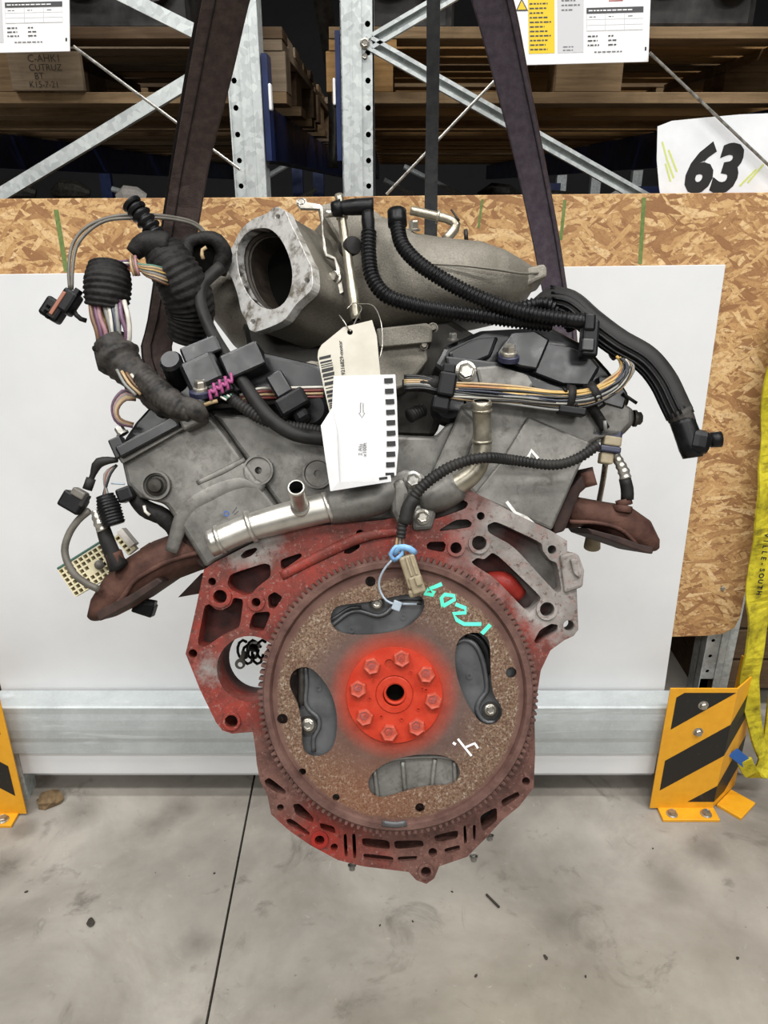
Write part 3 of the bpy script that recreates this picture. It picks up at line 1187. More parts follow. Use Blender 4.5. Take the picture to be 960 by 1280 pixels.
# long blue beams running away into the racks, pallets stand on them
ZP = 1.716
for x0, x1, lab in ((-.088, -.04, 'blue rack beam under the pallets, beside the bolted rack post'), (.90, .95, 'blue rack beam under the pallets behind the number sign'),
                    (-.30, -.255, 'blue rack beam under the stamped pallet beside the dark brown sling'), (-1.34, -1.30, 'blue rack beam under the outer ends of the stamped pallets')):
    o = mk('rack_beam', *box_geo(x0, x1, YR + .074, 7.4, ZP - .112, ZP), M['blue'], bevel=.003)
    tag(o, lab, 'beam')


def pallet(x0, x1, y0, dep, z, label, group, mats, stamp=None, seed=0):
    rnd = random.Random(seed)
    root = thing('pallet', label, 'pallet', ((x0 + x1) / 2, y0, z), group)
    wm = [M[q] for q in mats]
    # three bottom boards along x, blocks, three stringers along y, five deck boards along x
    yb = [(0, .10), (dep / 2 - .072, dep / 2 + .072), (dep - .10, dep)]
    xb = [(x0, x0 + .145), ((x0 + x1) / 2 - .072, (x0 + x1) / 2 + .072), (x1 - .145, x1)]
    for a, b in yb:
        j = rnd.uniform(-.006, .006)
        mk('plank', *box_geo(x0 + j, x1 + j, y0 + a, y0 + b, z, z + .022), rnd.choice(wm), root, bevel=.0012)
        for c, d in xb:
            k_ = rnd.uniform(-.008, .008)
            mk('block', *box_geo(c + k_, d + k_, y0 + a + .004, y0 + b - .002, z + .0225, z + .100), rnd.choice(wm), root, bevel=.0015)
    for c, d in xb:
        mk('stringer', *box_geo(c, d, y0 + .002, y0 + dep, z + .1005, z + .122), rnd.choice(wm), root, bevel=.0012)
    m = 6
    for i in range(m):
        w = dep / m
        j = rnd.uniform(-.006, .006)
        mk('plank', *box_geo(x0 + j, x1 + j, y0 + i * w, y0 + i * w + w * .78, z + .1225, z + .1445), rnd.choice(wm), root, bevel=.0012)
    return root


y = 1.90
for i in range(6):
    lab = 'wooden pallet behind the warning sign, carrying a black engine' if i == 0 else 'wooden pallet farther down the rack behind the pallet with the black engine'
    pallet(-.118 + .004 * i, 1.01, y, .80, ZP + .0005, lab, None if i == 0 else 'pallets deep in the rack behind the number sign', ('woodwarm', 'wood', 'woodwarm'), seed=i)
    y += .87
y = 1.90
lp = None
for i in range(6):
    lab = 'grey weathered pallet with a stamped wooden block under the sign corner' if i == 0 else 'weathered pallet farther down the rack behind the stamped pallet'
    r = pallet(-1.43 + .004 * i, -.218, y, .80, ZP + .0005, lab, None if i == 0 else 'pallets deep in the rack behind the stamped pallet', ('woodgrey', 'wooddark', 'wood'), seed=20 + i)
    if i == 0:
        lp = r
    y += .87

# chipboard deck lying under the pallets of the rack behind the number sign
# extra bearers under the stack beside the brown sling
o = mk('stamped_block', *box_geo(*[PY(q, 66, 1.885).x for q in (8, 99)], 1.885, 1.899, ZP + .024, ZP + .098), M['woodgrey'], lp, bevel=.001)
c = PY(50, 86, 1.885)
for body, dx, dz, sz in (('C-AHK1', .012, .023, .020), ('CUTRUZ', .012, .006, .018), ('BT', -.004, -.010, .018), ('K15-7-21', .004, -.026, .017)):
    writing('stamp', body, Vector((c.x + dx, 1.8845, ZP + .061 + dz)), X_, Z_, sz, M['stamp'], lp, lift=.0002)

# a second, taller load of planks under the stamped pallet's rack (bare bearers seen under it)
for i, (yy, zz) in enumerate(((2.75, 0), (3.62, 0), (4.5, 0))):
    pass


# stored engines and parts on the pallets
def stored_engine(name, x, y, z, w, h, label, seed, mat=None):
    rnd = random.Random(seed)
    root = thing(name, label, 'engine', (x, y, z))
    mat = mat or M['blockblack']
    mk('sump', *box_geo(x - w * .36, x + w * .36, y, y + .4, z, z + h * .36), mat, root, bevel=.02)
    mk('engine_block', *box_geo(x - w * .44, x + w * .44, y + .02, y + .42, z + h * .34, z + h * .8), mat, root, bevel=.015)
    mk('cover', *box_geo(x - w * .5, x + w * .5, y + .0, y + .4, z + h * .78, z + h), mat, root, bevel=.03)
    for i in range(6):
        a = x + w * (-.4 + .16 * i)
        bolt(0, 0, 1.8, rnd.uniform(5, 8), M['boltgrey'] if i % 3 == 0 else mat, root, axis=-Y_, at=Vector((a, y + .02, z + h * rnd.uniform(.4, .7))), name='screw')
    rod('pulley', Vector((x - w * .1, y + .0, z + h * .3)), Vector((x - w * .1, y - .03, z + h * .3)), h * .15, mat, root, 20)
    rod('pulley', Vector((x + w * .22, y + .0, z + h * .22)), Vector((x + w * .22, y - .03, z + h * .22)), h * .1, mat, root, 20)
    return root


zt2 = ZP + .146
stored_engine('stored_engine', .66, 1.99, zt2, .46, .5, 'black stored engine on the pallet behind the warning sign', 3)
stored_engine('stored_engine', .05, 2.02, zt2, .30, .5, 'dark stored engine on the pallet, beside the bolted rack post', 4)
stored_engine('stored_engine', -.62, 2.02, zt2, .5, .5, 'dark stored engine on the stamped pallet beside the brown sling', 5)
# curved grey body panel hanging between the two racks
v, f = [], []
n = 14
for i in range(n):
    t = i / (n - 1)
    zz = 2.10 - .50 * t
    xx = -.185 + .035 * math.sin(t * 2.2)
    yy = 2.55 + .10 * math.sin(t * 3.0)
    for q in (-1, 1):
        v.append(Vector((xx + q * (.028 - .012 * t), yy, zz)))
        v.append(Vector((xx + q * (.028 - .012 * t), yy + .006, zz)))
for i in range(n - 1):
    a = i * 4
    f += [(a, a + 2, a + 6, a + 4), (a + 1, a + 5, a + 7, a + 3), (a, a + 4, a + 5, a + 1), (a + 2, a + 3, a + 7, a + 6)]
f += [(0, 1, 3, 2), (4 * n - 4, 4 * n - 2, 4 * n - 1, 4 * n - 3)]
tag(mk('body_trim', v, f, M['darkmetal'], smooth=True), 'dark curved trim strip hanging in the gap between the two racks', 'trim strip')

# racks of the next aisle, far behind
fz = thing('far_rack', 'distant grey rack with blue beams seen below the pallets', 'rack', (2.0, 7.9, 0))
for pxx in (664, 702, 745, 796):
    q = PY(pxx, 230, 7.9)
    mk('upright', *box_geo(q.x - .045, q.x + .045, 7.9, 7.97, 0, 2.5), M['galv'], fz)
for (x0, y0), (x1, y1) in (((690, 214), (830, 184)), ((745, 205), (800, 240)), ((800, 190), (850, 206))):
    rod('brace', PY(x0, y0, 7.88), PY(x1, y1, 7.88), .022, M['galv'], fz)
for x0, x1, yy in ((660, 700, 236), (770, 850, 240)):
    q, w = PY(x0, yy, 7.86), PY(x1, yy, 7.86)
    mk('beam', *box_geo(q.x, w.x, 7.84, 7.89, q.z - .08, q.z + .05), M['blue'], fz)
fz2 = thing('far_rack', 'distant dark rack with blue posts seen between the two rack frames', 'rack', (-.9, 7.9, 0))
for pxx in (132, 398, 372):
    q = PY(pxx, 230, 7.9)
    mk('upright', *box_geo(q.x - .05, q.x + .05, 7.9, 7.97, 0, 1.75), M['blue'], fz2)
for (x0, y0), (x1, y1) in (((332, 222), (366, 202)), ((372, 250), (395, 236)), ((505, 208), (580, 246)), ((480, 225), (520, 246)), ((140, 236), (175, 246))):
    rod('brace', PY(x0, y0, 7.6), PY(x1, y1, 7.6), .024, M['galv'], fz2)
rnd = random.Random(5)
for i, xx in enumerate((-3.5, -3.05, -2.6, -2.1, .95, 1.45, 2.0, 2.5)):
    root = thing('wrapped_part', 'wrapped stored part on a far shelf behind the strand board', 'stored part', (xx, 6.9, 1.24), 'wrapped parts on the far shelf')
    w, h = rnd.uniform(.13, .19), rnd.uniform(.26, .36)
    mk('carton', *box_geo(xx - w, xx + w, 6.72, 7.05, 1.2405, 1.24 + h * .55), M['wooddark'], root, bevel=.01)
    v, f = sweep([Vector((xx - w * .9, 6.9, 1.24 + h * .72)), Vector((xx - w * .3, 6.9, 1.24 + h * .8)), Vector((xx + w * .4, 6.88, 1.24 + h * .78)), Vector((xx + w * .9, 6.9, 1.24 + h * .7))], [.03, h * .24, h * .22, .04], 10)
    mk('film_wrap', v, f, M['darkmetal'] if i % 3 else M['clear'], root)

# dark wooden crates standing on the floor inside the racks
def crate(x0, x1, y0, dep, h, label, seed):
    rnd = random.Random(seed)
    root = thing('crate', label, 'crate', ((x0 + x1) / 2, y0, 0))
    for xx in (x0 + .05, x1 - .05):
        mk('runner', *box_geo(xx - .05, xx + .05, y0, y0 + dep, 0, .1), M['wooddark'], root, bevel=.002)
    n = int(h / .11)
    for i in range(n):
        z = .101 + i * .11
        mk('plank', *box_geo(x0, x1, y0, y0 + .02, z, z + .1), M[rnd.choice(['wooddark', 'wooddark', 'wood'])], root, bevel=.002)
        mk('plank', *box_geo(x0, x0 + .02, y0 + .021, y0 + dep, z, z + .1), M['wooddark'], root, bevel=.002)
        mk('plank', *box_geo(x1 - .02, x1, y0 + .021, y0 + dep, z, z + .1), M['wooddark'], root, bevel=.002)
    mk('lid', *box_geo(x0, x1, y0, y0 + dep, .102 + n * .11, .122 + n * .11), M['wooddark'], root, bevel=.002)
    return root


crate(-.02, .80, 2.05, .9, 1.1, 'dark wooden crate on the floor behind the white panel and column guard', 1)
crate(1.04, 1.9, 2.0, .9, 1.1, 'dark wooden crate on the floor behind the yellow sling', 2)
crate(-1.25, -.36, 2.05, .9, 1.1, 'dark wooden crate on the floor behind the white panel, under the stamped pallet', 3)

far_shelf = wbox('far_shelf', -4.2, 3.2, 6.6, 7.2, 1.20, 1.24, M['wooddark'])
tag(far_shelf, 'distant dark shelf carrying the wrapped parts', 'shelf')

# ---- thin tension rods crossing in front of the racks
YT = 1.775
for (x0, y0), (x1, y1), lab in (((92, 58), (300, 212), 'thin steel rod slanting down from the table sign to the rack post'),
                               ((812, 66), (975, 220), 'thin steel rod slanting across the number sign'),
                               ((640, 78), (483, 243), 'thin steel rod slanting behind the two lifting slings')):
    o = rod('tension_rod', PY(x0, y0, YT - .05), PY(x1, y1, YT - .05), .0030, M['boltgrey'])
    tag(o, lab, 'rod')

# ---- signs
def sign_frame(tlp, trp, blp, Y):
    """origin top-left, unit axes and sizes from three photo points on the plane y = Y"""
    a, b, c = PY(*tlp, Y), PY(*trp, Y), PY(*blp, Y)
    return a, (b - a).normalized(), (c - a).normalized(), (b - a).length, (c - a).length


def warning_sign(tlp, trp, blp, label, col0):
    """rack load sign; tlp.. are the corners, the sheet goes on upwards out of the picture"""
    Y = 1.735
    o, ax, ay, W, H = sign_frame(tlp, trp, blp, Y)
    root = thing('load_sign', label, 'sign', o + ay * H)
    up_ = -ay
    nrm = Vector((0, -1, 0))
    q = [o + up_ * .12, o + ax * W + up_ * .12, o + ax * W + ay * H, o + ay * H]
    mk('sign_board', q + [p - nrm * .003 for p in q], [(0, 1, 2, 3), (4, 7, 6, 5)] + [(i, (i + 1) % 4, (i + 1) % 4 + 4, i + 4) for i in range(4)], M['sign'], root, bevel=.001)

    def at(u, v):
        return o + ax * (u * W) + ay * (v * H) + nrm * .0004

    def patch(name, u0, v0, u1, v1, m, lift=.0):
        return mk(name, [at(u0, v0) + nrm * lift, at(u1, v0) + nrm * lift, at(u1, v1) + nrm * lift, at(u0, v1) + nrm * lift], [(0, 1, 2, 3)], m, root)
    rnd = random.Random(2)

    def lines(name, u0, u1, v0, v1, n, m):
        vv, ff = [], []
        for i in range(n):
            vm = v0 + (v1 - v0) * (i + .5) / n
            h = (v1 - v0) / n * .16
            u = u0
            end = u0 + (u1 - u0) * rnd.uniform(.6, 1)
            while u < end - .004:
                w = min(rnd.uniform(.012, .035), end - u)
                s = len(vv)
                vv += [at(u, vm - h) + nrm * .0003, at(u + w, vm - h) + nrm * .0003, at(u + w, vm + h) + nrm * .0003, at(u, vm + h) + nrm * .0003]
                ff.append((s, s + 1, s + 2, s + 3))
                u += w + .007
        return mk(name, vv, ff, m, root)
    if col0 < 1:
        patch('red_field', .12, -.5, .31, .02, M['signred'])
        patch('blue_field', .12, .07, .31, .27, M['signblue'])
        lines('print', .135, .29, .10, .24, 3, M['sign'])
        patch('yellow_field', .12, .30, .31, .88, M['signyellow'])
        lines('print', .13, .29, .34, .86, 11, M['inkmid'])
        patch('grey_field', .33, -.5, .52, .88, M['signgrey'])
        lines('print', .36, .50, .22, .46, 5, M['inkgrey'])
        lines('print', .37, .49, .80, .87, 2, M['inkgrey'])
        # round blue sign and warning triangle
        for cu, cv, m in ((.075, .17, M['signblue']), (.075, -.03, M['signred'])):
            c_ = at(cu, cv)
            r_ = .012
            mk('pictogram', [c_] + [c_ + (ax * math.cos(t * math.pi / 8) + ay * math.sin(t * math.pi / 8)) * r_ for t in range(16)], [(0, 1 + i, 1 + (i + 1) % 16) for i in range(16)], m, root)
        patch('pictogram_mark', .071, .125, .079, .185, M['sign'], .0003)
        patch('pictogram_mark', .071, .195, .079, .215, M['sign'], .0003)
        for rr, m, lf in ((1, M['inkmid'], 0), (.7, M['signyellow'], .0003)):
            c_ = at(.075, .385)
            mk('pictogram', [c_ + nrm * lf + ax * .012 * rr + ay * .008 * rr, c_ + nrm * lf - ax * .012 * rr + ay * .008 * rr, c_ + nrm * lf - ay * .013 * rr], [(0, 1, 2)], m, root)
    # stacked load drawing
    for v0, v1, m in ((-.35, -.18, M['signyellow']), (-.16, .04, M['signyellow']), (.07, .20, M['signyellow']), ):
        patch('load_symbol', .70, v0, .80, v1, M['signred'])
        patch('load_symbol', .703, v0 + .012, .797, v1 - .012, m, .0003)
        lines('print', .72, .785, v0 + .04, v1 - .03, 1, M['inkmid'])
    patch('load_symbol', .70, .215, .80, .36, M['signred'])
    patch('load_symbol', .703, .22, .797, .35, M['sign'], .0003)
    c_ = at(.75, .29)
    mk('load_symbol', [c_ + ax * .011 + ay * .008 + nrm * .0005, c_ - ax * .011 + ay * .008 + nrm * .0005, c_ - ay * .008 + nrm * .0005], [(0, 1, 2)], M['signyellow'], root)
    patch('dimension_line', .675, -.3, .679, .33, M['inkgrey'])
    patch('dimension_line', .825, -.3, .829, .33, M['inkgrey'])
    # table
    patch('table_head', .54, .42, .95, .48, M['inkmid'])
    lines('print', .555, .93, .43, .47, 1, M['sign'])
    patch('table_cell', .54, .485, .95, .66, M['signgrey'])
    for k_ in range(3):
        for j in range(3):
            patch('table_cell', .543 + .137 * j, .49 + .058 * k_, .543 + .137 * j + .132, .49 + .058 * k_ + .05, M['sign'], .0002)
    lines('print', .56, .62, .50, .53, 1, M['inkmid'])
    lines('print', .70, .74, .50, .53, 1, M['inkmid'])
    lines('print', .84, .89, .50, .53, 1, M['inkmid'])
    lines('print', .55, .66, .69, .83, 3, M['inkmid'])
    lines('print', .70, .77, .69, .83, 3, M['inkmid'])
    lines('print', .60, .86, .86, .90, 1, M['inkgrey'])
    for u in (.025, .975):
        patch('nail_hole', u - .006, .84, u + .006, .88, M['ink'])
    return root


warning_sign((638, -40), (815, -45), (641, 82), 'white rack load sign with yellow, blue and red fields above the strand board', 0)
warning_sign((-92, -42), (86, -46), (-84, 68), 'white rack load sign with a table, above the stamped wooden block', 0)

# ---- number sign
Y = 1.737
ns = [(822, 158), (840, 151), (880, 147), (925, 143), (1000, 140), (1000, 262), (828, 262), (824, 235), (821, 200)]
root = thing('number_sign', 'white plastic sheet sign with a bold black 63 above the strand board', 'sign', PY(900, 250, Y))
l3 = [PY(x, y, Y) for x, y in ns]
bow = [Vector((0, 0.0, 0))] * len(l3)
plate_world('sheet', [[(p.x, p.z) for p in l3]], Vector((0, Y, 0)), X_, Z_, Y_ * .0015, M['foil'], root)
c = PY(890, 214, Y)
writing('number', '63', Vector((c.x, Y, c.z)), X_, (Z_ + X_ * .06).normalized(), .122, M['ink'], root, shear=.12, offset=.0056, sx=.92, lift=.0006)
for ln in ([(828, 178), (834, 200), (842, 222)], [(836, 188), (846, 214)], [(832, 205), (838, 226)], [(945, 212), (925, 232)], [(954, 206), (935, 228)]):
    strokes('faint_print', [ln], Vector((0, Y, 0)), Vector((0, -1, 0)), 2.2, M['lime'], root)

# ---- yellow sling hanging on the rack
def ribbon(name, path, w, ref, th, mat, parent, taper=None):
    v, f = [], []
    m = len(path)
    for i, p in enumerate(path):
        t = (path[min(m - 1, i + 1)] - path[max(0, i - 1)]).normalized()
        rr = ref[i] if isinstance(ref, list) else ref
        u = (rr - t * rr.dot(t)).normalized()
        nn = t.cross(u)
        ww = (w[i] if isinstance(w, list) else w) / 2
        v += [p - u * ww - nn * th / 2, p + u * ww - nn * th / 2, p + u * ww + nn * th / 2, p - u * ww + nn * th / 2]
    for i in range(m - 1):
        a = i * 4
        for j in range(4):
            k_ = (j + 1) % 4
            f.append((a + j, a + k_, a + 4 + k_, a + 4 + j))
    f += [(0, 1, 2, 3), (4 * m - 4, 4 * m - 3, 4 * m - 2, 4 * m - 1)]
    return mk(name, v, f, mat, parent, bevel=th * .2)


ys = thing('yellow_sling', 'yellow woven round sling hanging beside the strand board down to the floor', 'sling', PZ(955, 975))
ctl = [PY(985, 380, 1.665), PY(972, 500, 1.665), PY(962, 620, 1.66), PY(952, 720, 1.655), PY(944, 800, 1.65), PY(938, 860, 1.645), PY(942, 905, 1.64), PY(955, 945, 1.635)]
path, _ = catmull(ctl, .02)
wd = []
for i in range(len(path)):
    t = i / (len(path) - 1)
    wd.append(.062 - .03 * max(0, t - .55) / .45 + .002 * math.sin(i * .8))
ribbon('webbing', [p + Vector((.003 * math.sin(i * .5), .002 * math.sin(i * 1.1), 0)) for i, p in enumerate(path)], wd, [Vector((1, .35 * math.sin(i * .35), 0)) for i in range(len(path))], .009, M['sling_yellow'], ys)
ctl = [PY(1000, 640, 1.70), PY(985, 760, 1.695), PY(972, 850, 1.69), PY(962, 930, 1.67), PY(950, 968, 1.64), PY(938, 965, 1.63), PY(930, 950, 1.625)]
path, _ = catmull(ctl, .02)
ribbon('webbing', path, .04, X_, .009, M['sling_yellow'], ys)
ctl = [PY(938, 958, 1.628), PY(926, 948, 1.622), PY(916, 940, 1.62)]
path, _ = catmull(ctl, .01)
ribbon('blue_end_label', path, .03, (Z_ + X_ * .2), .004, M['blueplastic'], ys)
for i, ch in enumerate('VILLE-SOUTH'):
    q = PY(957 - i * .95, 668 + i * 7.2, 1.652)
    writing('print', ch, q + Vector((0.0, -.004, 0)), Vector((-.12, 0, -.99)).normalized(), Vector((.99, 0, -.12)).normalized(), .017, M['ink'], ys, offset=.0006, lift=.001)

# ---- small litter on the floor
def scrap(name, x, y, rx, ry, rz, mat, label, cat, seed, group=None):
    rnd = random.Random(seed)
    bm = bmesh.new()
    bmesh.ops.create_icosphere(bm, subdivisions=2, radius=1)
    for w in bm.verts:
        w.co *= rnd.uniform(.75, 1.2)
        w.co.x *= rx
        w.co.y *= ry
        w.co.z = max(w.co.z, -.6) * rz
    me = bpy.data.meshes.new(name)
    bm.to_mesh(me)
    bm.free()
    me.materials.append(mat)
    o = bpy.data.objects.new(name, me)
    COL.objects.link(o)
    p = PZ(x, y)
    o.location = (p.x, p.y, .6 * rz)
    o.rotation_euler = (0, 0, rnd.uniform(0, 3))
    return tag(o, label, cat, group)


scrap('rag', 62, 1003, .035, .03, .018, M['litter'], 'crumpled brown rag on the floor beside the column guard', 'rag', 1)
scrap('plastic_film', 921, 963, .022, .03, .016, M['clear'], 'crumpled pale plastic film on the floor under the yellow sling', 'plastic film', 2)
scrap('grit_lump', 114, 1154, .011, .009, .005, M['darkscrap'], 'small round dark lump of grit on the open concrete floor', 'grit', 3)
o = rod('wood_splinter', PZ(608, 1118, .003), PZ(624, 1134, .003), .003, M['darkscrap'], None, 6)
tag(o, 'thin dark splinter lying on the concrete floor', 'splinter')
for i, (x, y, s) in enumerate(((595, 1220, 4), (682, 1197, 6), (475, 1157, 2.5), (33, 1115, 4), (516, 1152, 2.5), (732, 1221, 3), (922, 1198, 4), (565, 1115, 3), (816, 1061, 2.5), (268, 1092, 3))):
    scrap('grit_crumb', x, y, s * .0011, s * .0007, .002, M['darkscrap'], 'tiny dark crumb of grit on the concrete floor', 'grit', 30 + i, 'crumbs of grit on the floor')


# ================================================================ the engine
EB = P(497, 1095, 1.05)
eng = thing('engine', 'hanging used engine with rusty flexplate, red sprayed flange and grey castings', 'engine', EB)
DF = 0.925

# ---- rear flange of the block: pierced face plate, pocket floor, body behind
outline = [(255, 712), (246, 755), (236, 800), (232, 817), (250, 862), (270, 903), (278, 913), (290, 917), (316, 915), (319, 935), (321, 955), (325, 976), (334, 993), (339, 1018), (361, 1038), (387, 1056),
           (422, 1075), (454, 1083), (511, 1090), (520, 1100), (533, 1105), (543, 1098), (549, 1083), (584, 1071), (609, 1046), (627, 1026), (649, 1008), (667, 985), (669, 941), (668, 890), (676, 838),
           (688, 813), (706, 800), (717, 795), (723, 787), (721, 738), (720, 700), (709, 690), (709, 676), (688, 663), (640, 640), (590, 614), (570, 608), (540, 622), (520, 640), (480, 650), (420, 655), (345, 664), (268, 703)]
C1 = lambda p: crop(p, 230, 680, 5.647)
C2 = lambda p: crop(p, 460, 560, 4.364)
C3 = lambda p: crop(p, 560, 600, 3.4286)
C4 = lambda p: crop(p, 300, 900, 2.4615)
starter = circ(312, 836, 41, 36)
def swell(q, k):
    cx_ = sum(p[0] for p in q) / len(q)
    cy_ = sum(p[1] for p in q) / len(q)
    out = []
    for x, y in q:
        d = math.hypot(x - cx_, y - cy_)
        out.append((cx_ + (x - cx_) * (d + k) / d, cy_ + (y - cy_) * (d + k) / d))
    return out


pockets = [rounded(swell(q, 1.5)) for q in (
    C1([(335, 215), (560, 142), (602, 152), (605, 232), (510, 300), (480, 340), (430, 358), (340, 322), (312, 280)]),
    C1([(690, 112), (815, 68), (828, 90), (705, 176), (688, 160)]),
    C1([(150, 442), (185, 430), (225, 468), (270, 476), (325, 440), (345, 385), (415, 395), (385, 585), (330, 610), (250, 650), (185, 700), (150, 722), (98, 708)]),
    C1([(485, 515), (505, 492), (590, 482), (603, 500), (560, 603), (540, 610), (462, 598)]),
    C1([(598, 372), (640, 345), (690, 378), (640, 450), (602, 446)]),
    C1([(405, 82), (440, 50), (500, 30), (512, 42), (470, 78), (420, 100)]),
    [(430, 691), (437, 677), (446, 676), (449, 684), (438, 691)],
    C2([(395, 445), (480, 397), (540, 392), (562, 410), (552, 433), (400, 452)]),
    C2([(352, 345), (362, 312), (480, 268), (542, 300), (528, 330), (362, 388)]),
    C2([(325, 530), (342, 515), (408, 513), (420, 530), (408, 566), (330, 550)]),
    C2([(565, 628), (600, 603), (640, 612), (688, 568), (938, 808), (930, 840), (895, 880), (860, 885), (700, 712)]),
    C3([(172, 195), (210, 180), (398, 272), (402, 305), (432, 342), (462, 352), (485, 470), (462, 482), (285, 285), (178, 228)]),
    C3([(372, 688), (398, 645), (440, 620), (468, 624), (462, 650), (382, 700)]),
    C4([(78, 188), (92, 180), (138, 216), (136, 228), (108, 218), (82, 200)]),
    C4([(145, 308), (160, 306), (214, 346), (208, 355), (150, 322)]),
    C4([(165, 262), (185, 260), (224, 300), (222, 314), (175, 290)]),
    C4([(248, 318), (285, 328), (293, 348), (252, 334)]),
    C4([(319, 356), (328, 354), (331, 418), (322, 414)]),
    C4([(345, 354), (355, 354), (358, 420), (349, 423)]),
    C4([(377, 364), (455, 371), (459, 397), (382, 387)]),
    C4([(476, 372), (558, 371), (563, 389), (482, 397)]),
    C4([(381, 411), (468, 421), (468, 437), (386, 429)]),
    C4([(488, 421), (544, 419), (539, 431), (491, 435)]),
    C4([(600, 356), (668, 340), (666, 364), (606, 374)]),
    C4([(631, 397), (673, 386), (673, 400), (636, 411)]),
    C4([(688, 332), (695, 327), (698, 374), (690, 379)]),
    C4([(717, 327), (725, 326), (724, 364), (718, 365)]),
    C4([(741, 296), (788, 270), (788, 309), (746, 343)]),
    C4([(807, 246), (853, 222), (858, 235), (811, 268)]),
)]
bh = [(265, 727, 5), (275, 746, 8.5), (320, 753, 5.5), (241, 817, 5.5), (289, 902, 8), (450, 667, 5), (570, 685, 7), (599, 679, 9), (601, 645, 5), (690, 687, 5.5), (684, 762, 9),
      (350.5, 1009.5, 4.3), (399.5, 1050.5, 6), (417.8, 1059, 4.6), (541, 1065.5, 5.5), (657.5, 976.5, 5), (532.5, 1090, 6.2)]
bhl = [circ(x, y, r, 18) for x, y, r in bh]
thru = [circ(711, 782, 6.8, 18)]
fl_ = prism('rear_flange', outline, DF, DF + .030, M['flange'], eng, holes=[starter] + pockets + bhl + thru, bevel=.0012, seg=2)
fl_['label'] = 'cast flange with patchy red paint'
prism('flange_web', outline, DF + .0305, DF + .060, M['web'], eng, holes=[circ(312, 836, 41.5, 36)] + [circ(711, 782, 6.9, 18)], bevel=.001)
for x, y, r1, r2 in ((275, 746, 8.5, 14), (320, 753, 5.5, 11), (289, 902, 8, 11.5), (599, 679, 9, 13.5), (684, 762, 9, 13.5), (399.5, 1050.5, 6, 11), (570, 685, 7, 11), (532.5, 1090, 6.2, 10)):
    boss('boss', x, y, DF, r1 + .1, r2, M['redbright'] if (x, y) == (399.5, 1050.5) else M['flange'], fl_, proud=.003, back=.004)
# lug with a stepped block on the side of the flange
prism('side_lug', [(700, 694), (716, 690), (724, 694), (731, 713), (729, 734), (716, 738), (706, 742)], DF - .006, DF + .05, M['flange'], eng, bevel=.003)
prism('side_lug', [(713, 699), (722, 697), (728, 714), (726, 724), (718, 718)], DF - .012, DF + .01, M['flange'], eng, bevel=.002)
# raised diagonal rib and the round cast bulge in the dark pocket
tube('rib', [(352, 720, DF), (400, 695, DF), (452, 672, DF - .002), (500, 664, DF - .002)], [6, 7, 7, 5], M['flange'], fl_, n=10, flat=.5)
tube('cast_bulge', [(608, 722, DF + .028), (630, 728, DF + .02), (650, 745, DF + .024)], [8, 14, 10], M['redbright'], fl_, n=14)
# starter opening lining
lathe('starter_bore', [(px(41.2, DF), 0), (px(41.2, DF), .075), (px(45, DF), .075), (px(45, DF), .0)], P(312, 836, DF + .001), FW, M['flange'], eng, n=40, smooth=True, closed=True)

# ---- block body, sump
prism('engine_block', [(290, 700), (345, 668), (480, 652), (590, 625), (690, 672), (705, 760), (668, 830), (660, 980), (600, 1045), (400, 1040), (345, 985), (330, 915), (362, 900), (370, 800), (300, 760)], DF + .061, 1.36, M['cast'], eng, bevel=.008)
prism('sump', [(352, 975), (652, 965), (640, 1010), (590, 1056), (520, 1072), (430, 1066), (372, 1032)], DF + .0615, 1.42, M['darkmetal'], eng, bevel=.012)
for x, y, r in ((440, 1082, 4), (592, 1071, 4), (612, 1045, 4)):
    o = bolt(x, y, DF + .07, r, M['boltgrey'], eng, axis=-UP, h=.006)

# ---- grey covers seen through the flexplate windows
DC = DF - .012
prism('rear_cover', rounded([(390, 760), (440, 738), (560, 738), (640, 790), (650, 930), (600, 985), (585, 1000), (420, 1000), (385, 960), (370, 925), (380, 845)], .2), DC, DF - .0005, M['midmetal'], eng, bevel=.002)
cv = lambda p: [(x, y, DC - .0015) for x, y in p]
S1 = lambda p: crop(p, 400, 700, 3.31)
S2 = lambda p: crop(p, 220, 680, 3.4286)
tube('cover_bead', cv(S1([(30, 285), (75, 250), (120, 218), (160, 210), (200, 222), (240, 232), (275, 220), (300, 195), (330, 175), (420, 175)])), 3.2, M['midmetal'], eng, n=8)
tube('cover_bead', cv(S1([(20, 262), (70, 232), (120, 200), (170, 195)])), 2.2, M['midmetal'], eng, n=8)
tube('cover_bead', cv(S1([(560, 345), (600, 330), (640, 350), (668, 400), (685, 470), (690, 540), (665, 575), (650, 620), (680, 668), (730, 670)])), 3.4, M['midmetal'], eng, n=8)
tube('cover_bead', cv(S1([(600, 305), (650, 320), (690, 380), (705, 470)])), 5, M['plastic'], eng, n=8)
tube('cover_bead', cv(S2([(555, 520), (560, 600), (555, 680), (580, 720), (610, 745), (612, 790), (590, 830), (590, 890)])), 3, M['midmetal'], eng, n=8)
tube('cover_bead', cv(S2([(538, 520), (540, 600), (536, 690)])), 4.5, M['darkmetal'], eng, n=8)
for x, y, r in (S1([(235, 178)])[0] + (5,), S1([(705, 620)])[0] + (5.5,), S2([(565, 775)])[0] + (6,)):
    lathe('washer', [(px(r * 1.9, DC), .004), (px(r * 1.9, DC), -.003), (.0002, -.003)], P(x, y, DC - .001), FW, M['darkmetal'], eng, n=20, smooth=False)
    bolt(x, y, DC - .0045, r, M['zinc'], eng, h=.003)
